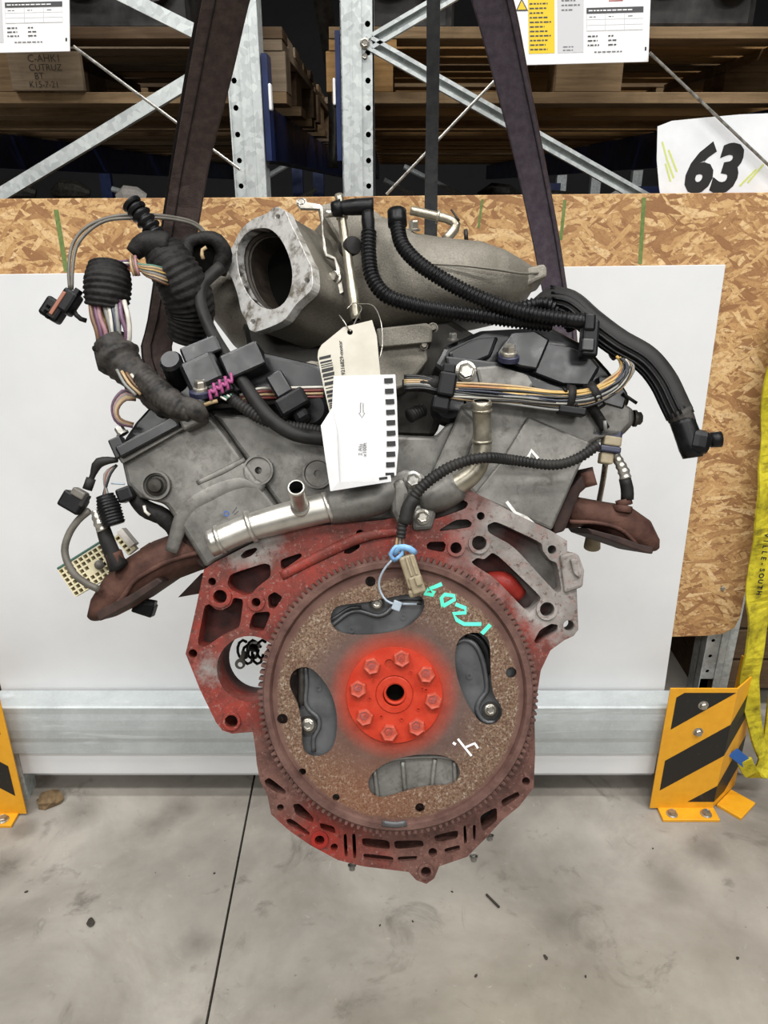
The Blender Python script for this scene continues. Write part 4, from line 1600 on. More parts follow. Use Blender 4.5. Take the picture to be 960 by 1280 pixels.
for x, y in (S1([(130, 290)])[0], S1([(345, 235)])[0], S1([(618, 480)])[0], S2([(612, 618)])[0]):
    lathe('dimple', [(px(4, DC), .002), (px(4, DC), -.001), (px(2, DC), -.001), (px(2, DC), .001), (.0002, .001)], P(x, y, DC - .0005), FW, M['midmetal'], eng, n=16, smooth=False)
# ribs in the lower window
prism('window_recess', S1([(190, 800), (590, 800), (590, 1000), (190, 1000)]), DC - .004, DC - .0002, M['cast'], eng)
for a, b in (((225, 870), (240, 990)), ((342, 835), (352, 960)), ((475, 825), (462, 945)), ((556, 835), (560, 930))):
    (x0, y0), (x1, y1) = S1([a, b])
    tube('cast_rib', [(x0, y0, DC - .006), (x1, y1, DC - .006)], 3, M['cast'], eng, n=8)
tube('cast_rib', [(q[0], q[1], DC - .005) for q in S1([(230, 850), (330, 822), (480, 815), (560, 825)])], 2.6, M['cast'], eng, n=8)

# ---- flexplate
DX = .8985
CX, CY = 497.5, 868.5
fx = thing_part = bpy.data.objects.new('flexplate', None)
bpy.data.objects.remove(fx)
w_top = rounded(S1([(42, 240), (52, 205), (82, 186), (190, 175), (290, 155), (360, 140), (425, 150), (436, 190), (410, 240), (350, 285), (250, 308), (130, 312), (70, 297), (46, 265)]), .4, 2)
w_right = rounded(S1([(563, 350), (585, 315), (630, 298), (680, 305), (706, 345), (706, 470), (716, 560), (750, 600), (757, 640), (732, 680), (690, 687), (650, 662), (600, 580), (565, 480), (557, 410)]), .4, 2)
w_bot = rounded(S1([(195, 915), (225, 870), (290, 830), (400, 803), (500, 805), (560, 830), (583, 875), (570, 915), (530, 935), (480, 935), (400, 945), (320, 970), (250, 990), (210, 970)]), .4, 2)
w_left = rounded(S2([(484, 585), (500, 545), (535, 527), (580, 530), (630, 580), (672, 650), (692, 740), (687, 830), (665, 890), (610, 917), (560, 907), (540, 870), (538, 760), (520, 680), (490, 625)]), .4, 2)
small = [(463, 727, 6.6), (639, 841, 6.8), (353, 899, 6.8), (525, 1010, 6), (378, 965, 4.6), (420, 997, 4.6)]
fx = prism('flexplate', circ(CX, CY, 159.5, 120), DX, DX + .0045, M['rustplate'], eng, holes=[w_top, w_right, w_bot, w_left] + [circ(x, y, r, 20) for x, y, r in small] + [circ(493, 868, 14, 28)], bevel=.0006)
fx['label'] = 'speckled rusty steel plate with four kidney windows'
# pressed rim and toothed ring
pr = [(157, .0048), (157, -.0002), (158, -.003), (160, -.0060), (166.5, -.0065), (168, -.005), (168, .010), (160, .010), (159.8, .0048)]
lathe('pressed_rim', [(px(r, DX), h) for r, h in pr], P(CX, CY, DX), FW, M['ring'], fx, n=160, smooth=False, closed=True)
teeth, NTH = [], 135
for i in range(NTH):
    for a, r in ((-.30, 169.4), (-.17, 175.2), (.17, 175.2), (.30, 169.4)):
        t = 2 * math.pi * (i + a) / NTH
        teeth.append((CX + r * math.cos(t), CY + r * math.sin(t)))
prism('ring_gear', teeth, DX - .004, DX + .0095, M['ring'], fx, holes=[circ(CX, CY, 167.2, 135)], bevel=0)
# scuffed weld mark and hub
tube('weld_mark', [(478, 1029, DX - .0065), (494, 1031, DX - .0065), (508, 1029, DX - .0065)], 4, M['midmetal'], fx, n=8, flat=.4)
hub = prism('hub_washer', circ(493, 869, 60, 72), DX - .0022, DX - .0001, M['hubred'], fx, holes=[circ(493, 868, 23.6, 40), circ(486.5, 829.5, 5.6, 16)], bevel=.0006)
lathe('hub_ring', [(px(14, DX), .010), (px(14, DX), -.002), (px(15, DX), -.0035), (px(22, DX), -.0035), (px(23.3, DX), -.0025), (px(23.3, DX), .002)], P(493, 868, DX), FW, M['hubred'], fx, n=48, smooth=False)
lathe('crank_bore', [(px(11.5, DX), -.003), (px(14.5, DX), -.003), (px(14.5, DX), .012), (px(11.5, DX), .012)], P(494, 866, DX), FW, M['hubred'], fx, n=32, smooth=True, closed=True)
lathe('crank_bore', [(px(14, DX), .0105), (px(11, DX), .0125), (.0002, .0125)], P(494, 866, DX), FW, M['slotblack'], fx, n=32, smooth=False)  # black bottom paints the shade in the crank bore
for i, (x, y) in enumerate(crop([(287, 205), (525, 145), (722, 272), (777, 482), (645, 690), (425, 737), (230, 612), (178, 388)], 420, 800, 6.4)):
    bolt(x, y, DX - .0022, 10.8, M['boltred'], fx, h=.0078, washer=False, spin=.25 + i * .35)
    strokes('head_mark', [circ(x - .7, y - .7, 4.6, 14) + circ(x - .7, y - .7, 4.6, 14)[:1], [(x - 3, y), (x + 1, y - 2)], [(x - 2, y + 2), (x + 2, y)]], P(x, y, DX - .0100), -FW, .9, M['boltside'], fx, lift=.0002)
for x, y in crop([(298, 322), (598, 258), (660, 555), (363, 612), (525, 635), (270, 470), (690, 390), (720, 400)], 420, 800, 6.4):
    lathe('dimple', [(px(2.6, DX), 0), (px(2.6, DX), -.0008), (px(1.5, DX), -.0008), (px(1.5, DX), .0), (.0002, 0)], P(x, y, DX - .0022), FW, M['hubred'], fx, n=12, smooth=False)
# paint marker writing
T = lambda p: crop(p, 480, 690, 6.0)
po = P(540, 760, DX)
for ln, w in (([(425, 243), (345, 275), (375, 300), (365, 322), (305, 312), (330, 285)], 5), ([(440, 400), (430, 345), (455, 318), (525, 328), (530, 355), (450, 402)], 4.6),
              ([(545, 395), (610, 420), (612, 455), (520, 462), (548, 510), (600, 540), (720, 540)], 4.8), ([(740, 605), (790, 552)], 5)):
    strokes('teal_digit', [T(ln)], po, -FW, w, M['teal'], fx)
W_ = lambda p: crop(p, 400, 700, 3.31)
strokes('white_digit', [W_([(572, 742), (625, 808)]), W_([(600, 775), (640, 758)]), W_([(640, 758), (652, 776)])], po, -FW, 2.6, M['white_mark'], fx)
strokes('white_dot', [W_([(553, 757), (559, 761)])], po, -FW, 3.2, M['white_mark'], fx)

# ---- cylinder heads and valley
DH = .955
hl = prism('cylinder_head', [(150, 573), (236, 530), (262, 518), (281, 541), (306, 576), (329, 610), (348, 634), (345, 664), (268, 703), (257, 711), (222, 655), (205, 630), (172, 622), (158, 608)], DH, 1.36, M['cast'], eng, bevel=.006, seg=3)
prism('gasket_rail', [(146, 571), (234, 524), (238, 531), (152, 580)], DH - .010, 1.36, M['cast'], eng, bevel=.002)
vb = prism('valley_casting', [(264, 516), (330, 520), (420, 540), (545, 545), (585, 500), (600, 530), (560, 590), (592, 617), (560, 650), (480, 652), (350, 662), (350, 636), (331, 609), (308, 575)], DH + .012, 1.36, M['cast'], eng, bevel=.006, seg=3)
tube('cast_seam', [(262, 516, DH + .006), (284, 544, DH + .006), (306, 576, DH + .006), (330, 610, DH + .006), (348, 634, DH + .006)], 2, M['darkmetal'], vb, n=6)
tube('cast_edge', [(214, 690, DH + .003), (232, 640, DH + .0028), (262, 618, DH + .0028), (300, 604, DH + .003), (330, 612, DH + .003)], [8, 11, 12, 11, 8], M['cast'], hl, n=14, flat=.35)
tube('cast_edge', [(246, 604, DH), (280, 588, DH), (306, 574, DH)], [3, 4, 3], M['cast'], hl, n=8, flat=.3)
# round bosses
for x, y, D, par in ((323, 588, DH + .004, vb), (397, 592, DH + .010, vb)):
    lathe('machined_boss', [(px(19, D), .012), (px(19, D), -.004), (px(16.5, D), -.004), (px(15.5, D), -.001), (px(4.5, D), -.001), (px(4, D), .015), (.0002, .015)], P(x, y, D), FW, M['cast'], par, n=36, smooth=False)
lathe('core_plug', [(px(19, DH), .006), (px(18, DH), -.006), (px(15.5, DH), -.006), (px(14.5, DH), -.001), (px(9, DH), -.002), (px(7, DH), -.004), (.0002, -.004)], P(196, 607, DH - .001), FW, M['cast'], hl, n=36, smooth=False)
lathe('core_plug', [(px(14.4, DH), -.0008), (px(9.5, DH), -.003), (px(8, DH), -.009), (.0002, -.010)], P(196, 607, DH - .001), FW, M['darkmetal'], hl, n=24, smooth=False)
strokes('ink_mark', [circ(283, 642, 3, 10) + circ(283, 642, 3, 10)[:1]], P(290, 640, DH), -FW, 1.2, M['signblue'], hl)
strokes('ink_mark', [[(291, 641), (296, 634)], [(293, 643), (298, 639)]], P(290, 640, DH), -FW, 1.2, M['inkmid'], hl)

hr = prism('cylinder_head', [(577, 505), (640, 488), (760, 494), (794, 511), (794, 529), (779, 545), (752, 548), (738, 556), (690, 664), (592, 620), (572, 600), (545, 590)], DH, 1.36, M['cast'], eng, bevel=.006, seg=3)
prism('raised_pad', [(661, 520), (738, 553), (690, 663), (592, 620), (628, 575)], DH - .010, DH + .002, M['cast'], hr, bevel=.003)
for ln in ([(660, 572), (664, 563), (672, 572), (664, 577), (660, 572)], [(634, 628), (644, 641), (658, 647), (668, 656)]):
    strokes('scratch', [ln], P(660, 580, DH - .0105), -FW, 4, M['machined'], hr, lift=.0004)
bolt(794, 523, DH + .01, 8, M['darkmetal'], hr, axis=RT, h=.008)
prism('web', [(540, 590), (577, 508), (600, 530), (585, 570), (570, 606), (555, 606)], DH - .004, DH + .02, M['cast'], vb, bevel=.004)

# ---- valve covers
vcl = prism('valve_cover', [(160, 562), (152, 552), (168, 528), (228, 462), (262, 448), (330, 440), (400, 456), (415, 474), (405, 510), (345, 506), (262, 513), (236, 524)], DH + .02, 1.34, M['cover'], eng, bevel=.006)
obox('coil_housing', 256, 442, DH + .01, 48, 22, .05, -22, M['cover'], vcl, .003)
obox('coil_housing', 308, 456, DH + .005, 50, 32, .06, -24, M['cover'], vcl, .003)
obox('coil_housing', 258, 470, DH + .004, 46, 40, .06, -25, M['cover'], vcl, .006)
obox('cover_rail', 190, 548, DH + .002, 84, 16, .04, -28, M['cover'], vcl, .003)
obox('cover_rail', 245, 528, DH - .004, 30, 14, .04, -26, M['cast'], vcl, .003)
lathe('coil_cap', [(px(14, DH), .03), (px(14, DH), -.012), (px(11, DH), -.016), (.0002, -.016)], P(217, 460, DH), FW + UP * -.5, M['cover'], vcl, n=24, smooth=False)
b_ = bolt(251, 485, DH - .024, 7.5, M['zinc'], vcl, axis=(UP - FW * .6), h=.010)
lathe('grommet', [(px(14, DH), .004), (px(14, DH), -.002), (px(10, DH), -.004), (.0002, -.004)], P(251, 490, DH - .020), -(UP - FW * .6).normalized(), M['navy'], vcl, n=24, smooth=False)
bolt(153, 542, DH + .002, 6, M['boltgrey'], vcl, axis=(UP * .8 - RT * .5), h=.01)
obox('corner_clip', 150, 560, DH - .002, 16, 26, .02, -24, M['cover'], vcl, .002)

vcr = prism('valve_cover', [(542, 458), (556, 432), (600, 413), (690, 408), (735, 432), (762, 462), (790, 500), (776, 520), (735, 506), (690, 498), (640, 478), (600, 462), (560, 470)], DH + .015, 1.34, M['cover'], eng, bevel=.006)
prism('coil_housing', [(622, 440), (640, 416), (672, 414), (688, 424), (672, 462), (648, 458), (622, 446)], DH - .012, DH + .05, M['cover'], vcr, bevel=.005)
prism('coil_housing', [(672, 424), (700, 428), (742, 446), (752, 458), (738, 482), (700, 480), (664, 466)], DH - .002, DH + .06, M['cover'], vcr, bevel=.005)
prism('coil_housing', [(560, 440), (590, 424), (624, 420), (614, 446), (590, 456), (564, 452)], DH + .004, DH + .05, M['cover'], vcr, bevel=.004)
prism('cover_rail', [(556, 444), (622, 452), (690, 480), (740, 496), (760, 505), (750, 512), (690, 496), (620, 466), (560, 462)], DH - .004, DH + .03, M['cover'], vcr, bevel=.003)
bolt(636, 441, DH - .018, 8, M['zinc'], vcr, axis=(UP - FW * .6), h=.010)
lathe('grommet', [(px(13, DH), .004), (px(13, DH), -.002), (px(10, DH), -.004), (.0002, -.004)], P(636, 447, DH - .014), -(UP - FW * .6).normalized(), M['navy'], vcr, n=24, smooth=False)
bolt(566, 424, DH + .01, 5, M['boltgrey'], vcr, axis=(UP - FW * .4), h=.008)
prism('cam_cap', [(594, 458), (618, 456), (660, 468), (668, 480), (660, 492), (600, 484)], DH - .006, DH + .03, M['cast'], hr, bevel=.004)
prism('cam_cap', [(566, 452), (600, 450), (604, 486), (570, 486)], DH - .002, DH + .03, M['cast'], hr, bevel=.004)
bolt(582, 464, DH - .008, 10, M['zinc'], hr, h=.008)
prism('end_bracket', [(748, 470), (772, 470), (786, 492), (780, 512), (752, 504)], DH - .002, DH + .04, M['cover'], vcr, bevel=.003)
tube('bracket_prong', [(778, 492, DH - .004), (796, 504, DH - .004)], 2.2, M['plastic'], vcr, n=6)

# ---- intake manifold
DM = 1.06
lower = prism('plenum_shade_fill', [(300, 400), (420, 408), (560, 396), (600, 420), (560, 500), (545, 545), (420, 540), (330, 515), (310, 450)], DM + .03, 1.34, M['darkmetal'], eng, bevel=.01)  # dark filler body added for the darkness under the plenum
im = loft_x('intake_manifold', [(392, 285, 400, 1.18, .05), (408, 264, 408, 1.17, .09), (440, 257, 410, 1.135, .105), (480, 266, 408, 1.13, .12), (520, 288, 402, 1.13, .12), (560, 295, 396, 1.13, .115), (600, 299, 390, 1.13, .105),
                                (630, 310, 386, 1.13, .09), (650, 322, 378, 1.13, .07), (664, 332, 366, 1.13, .05), (668, 337, 358, 1.13, .03)], M['sandcast'], eng, ex=3.0)
im['label'] = 'rough sand cast grey plenum with throttle opening'
prism('end_tab', [(645, 330), (660, 334), (680, 329), (684, 334), (684, 345), (672, 350), (650, 362)], 1.07, 1.14, M['sandcast'], im, bevel=.004)
tube('split_seam', [(522, 328, 1.008), (545, 330, 1.008), (580, 332, 1.010), (620, 337, 1.018), (655, 342, 1.05), (680, 340, 1.08)], 1.6, M['sandcast'], im, n=6)
loft_x('runner_bulge', [(256, 352, 372, 1.16, .02), (264, 338, 396, 1.16, .05), (285, 326, 424, 1.17, .07), (315, 330, 438, 1.17, .085), (345, 345, 442, 1.17, .085), (375, 345, 442, 1.17, .085), (405, 345, 434, 1.17, .085), (440, 340, 418, 1.17, .07)], M['sandcast'], im, ex=2.6)
prism('cast_collar', [(394, 256), (412, 252), (470, 262), (484, 276), (486, 345), (474, 350), (440, 330), (422, 300)], 1.035, 1.10, M['sandcast'], im, bevel=.006)
prism('cast_step', [(484, 272), (497, 276), (497, 336), (512, 346), (486, 348)], 1.03, 1.09, M['sandcast'], im, bevel=.004)

# throttle flange: turned to face past the camera's side
tn = (RT * -.60 - FW * .78 + UP * .10).normalized()
to = P(345, 336, 1.00)
T1 = lambda p: crop(p, 240, 230, 4.0)
thole = rounded(T1([(360, 217), (400, 228), (445, 275), (480, 345), (502, 425), (500, 500), (480, 570), (440, 615), (395, 630), (340, 615), (290, 570), (250, 500), (228, 420), (220, 340), (240, 275), (290, 228)]), .45, 2)
tout = T1([(430, 112), (470, 135), (490, 190), (540, 290), (580, 380), (598, 410), (605, 500), (590, 540), (520, 600), (465, 680), (400, 712), (315, 742), (285, 728), (270, 680), (245, 640), (230, 560), (200, 470), (160, 408), (135, 398), (135, 358), (165, 340), (200, 320), (240, 230), (300, 175), (380, 145), (400, 120)])
tscr = [T1([(428 + 13 * math.cos(a * .785), 162 + 13 * math.sin(a * .785)) for a in range(8)]), T1([(165 + 12 * math.cos(a * .785), 385 + 14 * math.sin(a * .785)) for a in range(8)]),
        T1([(574 + 15 * math.cos(a * .785), 482 + 15 * math.sin(a * .785)) for a in range(8)]), T1([(303 + 13 * math.cos(a * .785), 688 + 13 * math.sin(a * .785)) for a in range(8)])]
tf = prism_plane('throttle_flange', rounded(tout, .3, 2), to, tn, -.014, M['machined'], im, holes=[thole] + tscr, bevel=.0012)
tf['label'] = 'bright machined throttle flange'
# bore tube behind the flange and outer neck
ring0 = [RP(x, y, to, tn) for x, y in thole]
cen = sum(ring0, Vector()) / len(ring0)
v, f = [], []
nb = len(ring0)
for sc_, dp in ((1.0, .001), (1.0, .016), (.94, .018), (.94, .056)):
    v += [cen + (p - cen) * sc_ - tn * dp for p in ring0]
for i in range(3):
    for j in range(nb):
        kk = (j + 1) % nb
        f.append((i * nb + j, i * nb + kk, (i + 1) * nb + kk, (i + 1) * nb + j))
mk('throttle_shade_cap', [cen + (p - cen) * .935 - tn * .0555 for p in ring0], [tuple(range(nb))], M['slotblack'], im, recalc=False)  # black disc paints the darkness deep in the bore
mk('throttle_bore', v, f, plain('brown bore darkened for shade', rgb(26, 20, 15), rgb(44, 35, 26), .6, .2, 60), im, smooth=False, recalc=False)  # brown wall colour darkened to paint the shade inside
lip = [cen + (p - cen) * .955 for p in ring0]
v = [p - tn * .018 for p in lip] + [p - tn * .026 for p in lip] + [cen + (p - cen) * .93 - tn * .022 for p in ring0]
f = [(j, (j + 1) % nb, (j + 1) % nb + 2 * nb, j + 2 * nb) for j in range(nb)] + [(j + 2 * nb, (j + 1) % nb + 2 * nb, (j + 1) % nb + nb, j + nb) for j in range(nb)]
mk('bore_lip', v, f, M['zinc'], im, smooth=True)
v, f = [], []
out3 = [RP(x, y, to, tn) for x, y in rounded(tout, .3, 2)]
m_ = len(out3)
for sc_, dp in ((.97, .013), (.95, .03), (.95, .10)):
    v += [cen + (p - cen) * sc_ - tn * dp for p in out3]
for i in range(2):
    for j in range(m_):
        kk = (j + 1) % m_
        f.append((i * m_ + j, i * m_ + kk, (i + 1) * m_ + kk, (i + 1) * m_ + j))
mk('throttle_neck', v, f, M['sandcast'], im, smooth=True)

# bracket, vacuum pipe and fittings on the manifold
prism('pipe_bracket', T1([(530, 108), (550, 85), (640, 100), (655, 115), (660, 250), (675, 345), (720, 365), (740, 420), (760, 540), (745, 550), (728, 545), (722, 440), (710, 378), (668, 362), (655, 330), (645, 180), (638, 125), (540, 122)]), 1.005, 1.012, M['zinc'], im, bevel=.001)
bolt(*T1([(548, 95)])[0], 1.01, 5, M['zinc'], im, h=.006)
bolt(*T1([(716, 468)])[0], 1.005, 6.5, M['zinc'], im, h=.008, axis=-FW - RT * .5)
tube('vacuum_pipe', [(423.5, 243, .992), (426, 262, .992), (430, 290, .990), (436, 330, .985), (441, 365, .975), (445, 400, .97)], [5.2, 5.6, 5.6, 5.6, 6.5, 6], M['brass'], im, n=16, hollow=True)
tube('pipe_bead', [(427.4, 270, .992), (427.9, 273, .992)], 7.4, M['brass'], im, n=16, step=2)
lathe('rubber_plug', [(px(11, 1), .02), (px(11.5, 1), .0), (px(10.5, 1), -.004), (px(3, 1), -.005), (.0002, -.005)], P(441, 307, .985), (FW - RT * .5 + UP * .1).normalized(), M['rubber'], im, n=24, smooth=False)
tube('vacuum_elbow', [(414, 262, .985), (440, 259, .985), (467, 258, .985)], [7, 10, 10.5], M['plastic'], im, n=16)
tube('vacuum_elbow', [(459, 264, .98), (460, 276, .98), (461, 292, .98)], [7, 8.5, 7.5], M['plastic'], im, n=16)
tube('pipe_nipple', [(406, 267, .985), (418, 266, .985)], 5, M['zinc'], im, n=12)
tube('elbow_clip', [(415, 262, .984), (427, 260, .984)], [9, 11], M['plastic'], im, n=14)
tube('breather_fitting', [(513, 263, 1.06), (540, 269, 1.06), (560, 274, 1.06), (570, 281, 1.06), (564, 292, 1.06), (556, 300, 1.06)], [5.6, 5.6, 5.6, 6, 6, 6], M['brass'], im, n=14, hollow=True)
tube('pipe_bead', [(546, 270.3, 1.06), (549, 271, 1.06)], 8.2, M['brass'], im, n=14, step=2)
bolt(517, 287, 1.04, 6.5, M['zinc'], im, axis=(UP - FW * .4), h=.012)
tube('stud', [(583, 300, 1.08), (582, 287, 1.08)], 2.6, M['darkmetal'], im, n=8)
tube('tie_tail', [(564, 262, 1.058), (574, 276, 1.055)], 1.4, M['darkmetal'], im, n=6)

# corrugated hoses across the manifold
h1 = tube('corrugated_hose', [(461, 290, .975), (461, 320, .97), (466, 348, .965), (484, 370, .96), (520, 382, .955), (560, 389, .95), (605, 395, .945), (650, 401, .945), (690, 405, .945)], 10, M['plastic'], eng, n=16, corr=.2, pitch=5)
h2 = tube('corrugated_hose', [(497, 270, .975), (498, 290, .968), (504, 308, .962), (522, 328, .955), (550, 347, .948), (585, 366, .94), (625, 382, .935), (665, 393, .932), (705, 399, .93), (732, 401, .93)], 10, M['plastic'], eng, n=16, corr=.2, pitch=5)
tube('hose_cuff', [(496, 264, .976), (497, 282, .972)], 12, M['plastic'], h2, n=16)
tube('hose_end', [(706, 399, .929), (718, 401, .929), (738, 402, .929)], [8.5, 9, 8.5], M['plastic'], h2, n=16)
tube('corrugated_hose', [(640, 388, .965), (680, 380, .96), (705, 396, .97), (716, 410, .98)], 9, M['plastic'], eng, n=14, corr=.2, pitch=5)
obox('connector_body', 736, 424, .932, 20, 46, .022, 4, M['plastic'], eng, .003)
obox('connector_body', 734, 432, .924, 16, 16, .012, 4, M['cover'], eng, .002)
obox('connector_body', 735, 405, .93, 14, 22, .024, 4, M['plastic'], eng, .003)

# grey box below the plenum
bx = prism('coolant_outlet', [(477, 430), (533, 430), (535, 450), (512, 480), (488, 490), (470, 470)], 1.03, 1.12, M['sandcast'], eng, bevel=.004)
prism('outlet_lid', [(470, 410), (534, 403), (541, 410), (540, 428), (474, 434)], 1.015, 1.06, M['sandcast'], bx, bevel=.003)
bolt(541, 410, 1.03, 5, M['sandcast'], bx, h=.008)
bolt(530, 432, 1.022, 4, M['sandcast'], bx, h=.006)

# ---- coolant pipes at the rear
DP = .918
cp = tube('coolant_pipe', [(262, 680, DP), (290, 668, DP), (310, 660, DP), (345, 650, DP), (380, 641, DP), (415, 633, DP + .002)], [17, 17, 17, 18.5, 19, 19], M['bright'], eng, n=28, hollow=True)
for (x, y), r in (((275, 674), 19), ((314, 658), 21), ((411, 634), 20.5)):
    tube('pipe_bead', [(x - 2.4, y + .9, DP), (x + 2.4, y - .9, DP)], r, M['bright'], cp, n=28, step=3)
tube('pipe_stub', [(370, 609, DP - .060), (373, 622, DP - .036), (377, 638, DP - .004)], 10.5, M['bright'], cp, n=20, hollow=True)
tube('pipe_collar', [(375, 632, DP - .017), (377, 638, DP - .006)], [12, 15], M['bright'], cp, n=20, step=3)
ch = tube('pipe_casting', [(412, 634, DP + .002), (440, 630, DP), (470, 622, DP + .002), (490, 612, DP + .010), (500, 604, DP + .016)], [21, 22, 22, 19, 16], M['cast'], eng, n=24)
prism('casting_flange', [(488, 604), (504, 596), (512, 616), (508, 650), (498, 658), (489, 640)], DP - .010, DP + .03, M['cast'], ch, bevel=.006)
prism('bolt_lug', [(470, 600), (506, 586), (530, 592), (540, 606), (528, 622), (500, 622)], DP - .004, DP + .03, M['cast'], ch, bevel=.005)
bolt(516, 600, DP - .006, 8.5, M['boltgrey'], ch, h=.007)
bolt(528, 646, DP - .002, 7.5, M['zinc'], ch, h=.008)
prism('bolt_lug', [(514, 632), (534, 630), (546, 640), (540, 662), (516, 664)], DP + .002, DP + .03, M['cast'], ch, bevel=.004)
tube('pipe_casting', [(530, 622, DP + .016), (548, 620, DP + .010), (566, 610, DP + .006), (572, 606, DP + .006)], [20, 21, 20, 18], M['cast'], eng, n=24)
rp = tube('coolant_pipe', [(566, 609, DP + .002), (580, 601, DP - .002), (594, 588, DP - .006), (602, 568, DP - .008), (603, 545, DP - .012), (602, 520, DP - .020), (602, 501, DP - .027)], [14, 13.5, 12.5, 12, 11.5, 11.5, 11.5], M['brass'], eng, n=22, hollow=True)
for y, r in ((551, 13), (513, 12.8), (505, 12.6)):
    tube('pipe_bead', [(602.5, y + 1.6, DP - .010 - .0003 * (551 - y)), (602.5, y - 1.6, DP - .011 - .0003 * (551 - y))], r, M['brass'], rp, n=22, step=2)

# ---- conduit with the hanging connector
DK = .885
cd = tube('wiring_conduit', [(501, 672, DK), (504, 652, DK), (512, 630, DK), (528, 608, DK - .002), (555, 588, DK - .002), (580, 577, DK - .004), (608, 572, DK - .006), (640, 575, DK + .02), (690, 581, DK + .03), (720, 574, DK + .03), (748, 556, DK + .03)], [6.5, 7, 7.5, 7.5, 7.5, 7, 7, 7, 7, 7, 7], M['rubber'], eng, n=14, corr=.16, pitch=5)
tube('conduit_sleeve', [(506, 655, DK - .001), (510, 636, DK - .001), (518, 622, DK - .001)], [8, 9, 8], M['rubber'], cd, n=12)
for i, (dx, m) in enumerate(((-3, 'wtan'), (0, 'wgrey'), (3, 'wbrown'))):
    tube('wire', [(501 + dx, 668, DK), (500 + dx * 1.5, 682, DK), (505 + dx, 698, DK)], 1.7, M[m], cd, n=8)
kc = obox('hanging_connector', 514, 714, DK - .006, 20, 42, .016, -18, M['khaki'], eng, .003)
obox('latch', 521, 730, DK - .008, 17, 22, .020, -18, M['khaki'], kc, .002)
obox('latch', 523, 726, DK - .020, 8, 12, .004, -18, M['khaki'], kc, .001)
obox('nose', 517, 741, DK - .006, 13, 10, .016, -18, M['khaki'], kc, .003)
obox('key_rib', 511, 708, DK - .015, 3, 26, .004, -18, M['khaki'], kc, .0008)
obox('key_rib', 517, 706, DK - .015, 3, 26, .004, -18, M['khaki'], kc, .0008)
tube('tie_loop', [(492, 692, DK - .008), (500, 684, DK - .013), (512, 686, DK - .014), (519, 692, DK - .008)], 4.2, M['blueTie'], kc, n=8, flat=.6)
tube('tie_loop', [(494, 701, DK - .006), (488, 693, DK - .010), (497, 682, DK - .012), (504, 690, DK - .010), (494, 700, DK - .008)], 2.6, M['blueTie'], kc, n=8)
tube('tie_tail', [(491, 699, DK - .007), (480, 712, DK - .004), (474, 726, DK), (475, 738, DK + .002), (482, 750, DK + .001), (492, 755, DK), (500, 756, DK)], 1.5, M['greyTie'], kc, n=6)
obox('tie_head', 496, 757, DK, 11, 12, .006, 20, M['greyTie'], kc, .001)
tube('tie_tail', [(503, 755, DK), (521, 755, DK)], 1.6, M['greyTie'], kc, n=6)

# ---- exhaust manifolds
DE = 1.02
el = loft('exhaust_manifold', [(P(264, 690, DE), UP * .018 - RT * .008, FW * .05), (P(240, 688, DE), UP * .027 - RT * .010, FW * .055), (P(208, 700, DE), UP * .026 - RT * .013, FW * .055), (P(180, 718, DE), UP * .024 - RT * .016, FW * .055),
                              (P(154, 738, DE), UP * .021 - RT * .017, FW * .05), (P(134, 757, DE), UP * .014 - RT * .012, FW * .045), (P(125, 768, DE), UP * .006 - RT * .006, FW * .04)], M['exhaust'], eng, n=28, ex=2.6)
el['label'] = 'scaled brown exhaust manifold'
prism('exhaust_flange', [(119, 768), (128, 760), (160, 745), (196, 722), (204, 727), (160, 757), (124, 777)], DE - .06, DE + .05, M['shield'], el, bevel=.002)
tube('casting_rib', [(252, 690, DE - .052), (215, 700, DE - .056), (186, 714, DE - .056), (166, 728, DE - .056), (154, 746, DE - .054), (140, 762, DE - .05)], 3.4, M['exhaust'], el, n=8)
prism('exhaust_flange', [(218, 640), (230, 650), (262, 700), (256, 711), (248, 706), (214, 655)], DE - .05, DE + .2, M['shield'], el, bevel=.002)
tube('exhaust_stud', [(178, 690, DE - .03), (190, 682, DE - .03)], 5, M['exhaust'], el, n=8)
er = loft('exhaust_manifold', [(P(702, 636, DE), UP * .026 - RT * .006, FW * .05), (P(722, 640, DE), UP * .020 - RT * .004, FW * .05), (P(748, 646, DE), UP * .020 + RT * .004, FW * .05), (P(772, 654, DE), UP * .024 + RT * .008, FW * .05),
                              (P(794, 667, DE), UP * .019 + RT * .012, FW * .045), (P(808, 680, DE), UP * .010 + RT * .008, FW * .04), (P(813, 685, DE), UP * .004 + RT * .004, FW * .03)], M['exhaust'], eng, n=28, ex=2.8)
er['label'] = 'scaled brown exhaust manifold'
prism('exhaust_flange', [(734, 660), (776, 671), (800, 680), (818, 684), (816, 693), (806, 691), (780, 682), (740, 668)], DE - .06, DE + .05, M['shield'], er, bevel=.002)
prism('exhaust_flange', [(728, 592), (742, 582), (744, 600), (726, 616), (706, 664), (692, 668), (690, 655), (712, 612)], DE - .055, DE + .2, M['shield'], er, bevel=.003)
tube('casting_rib', [(712, 652, DE - .05), (748, 654, DE - .052), (776, 662, DE - .052), (796, 680, DE - .045)], 2.6, M['exhaust'], er, n=8)
tube('exhaust_stud', [(733, 590, DE - .05), (738, 608, DE - .05)], 9, M['exhaust'], er, n=12)

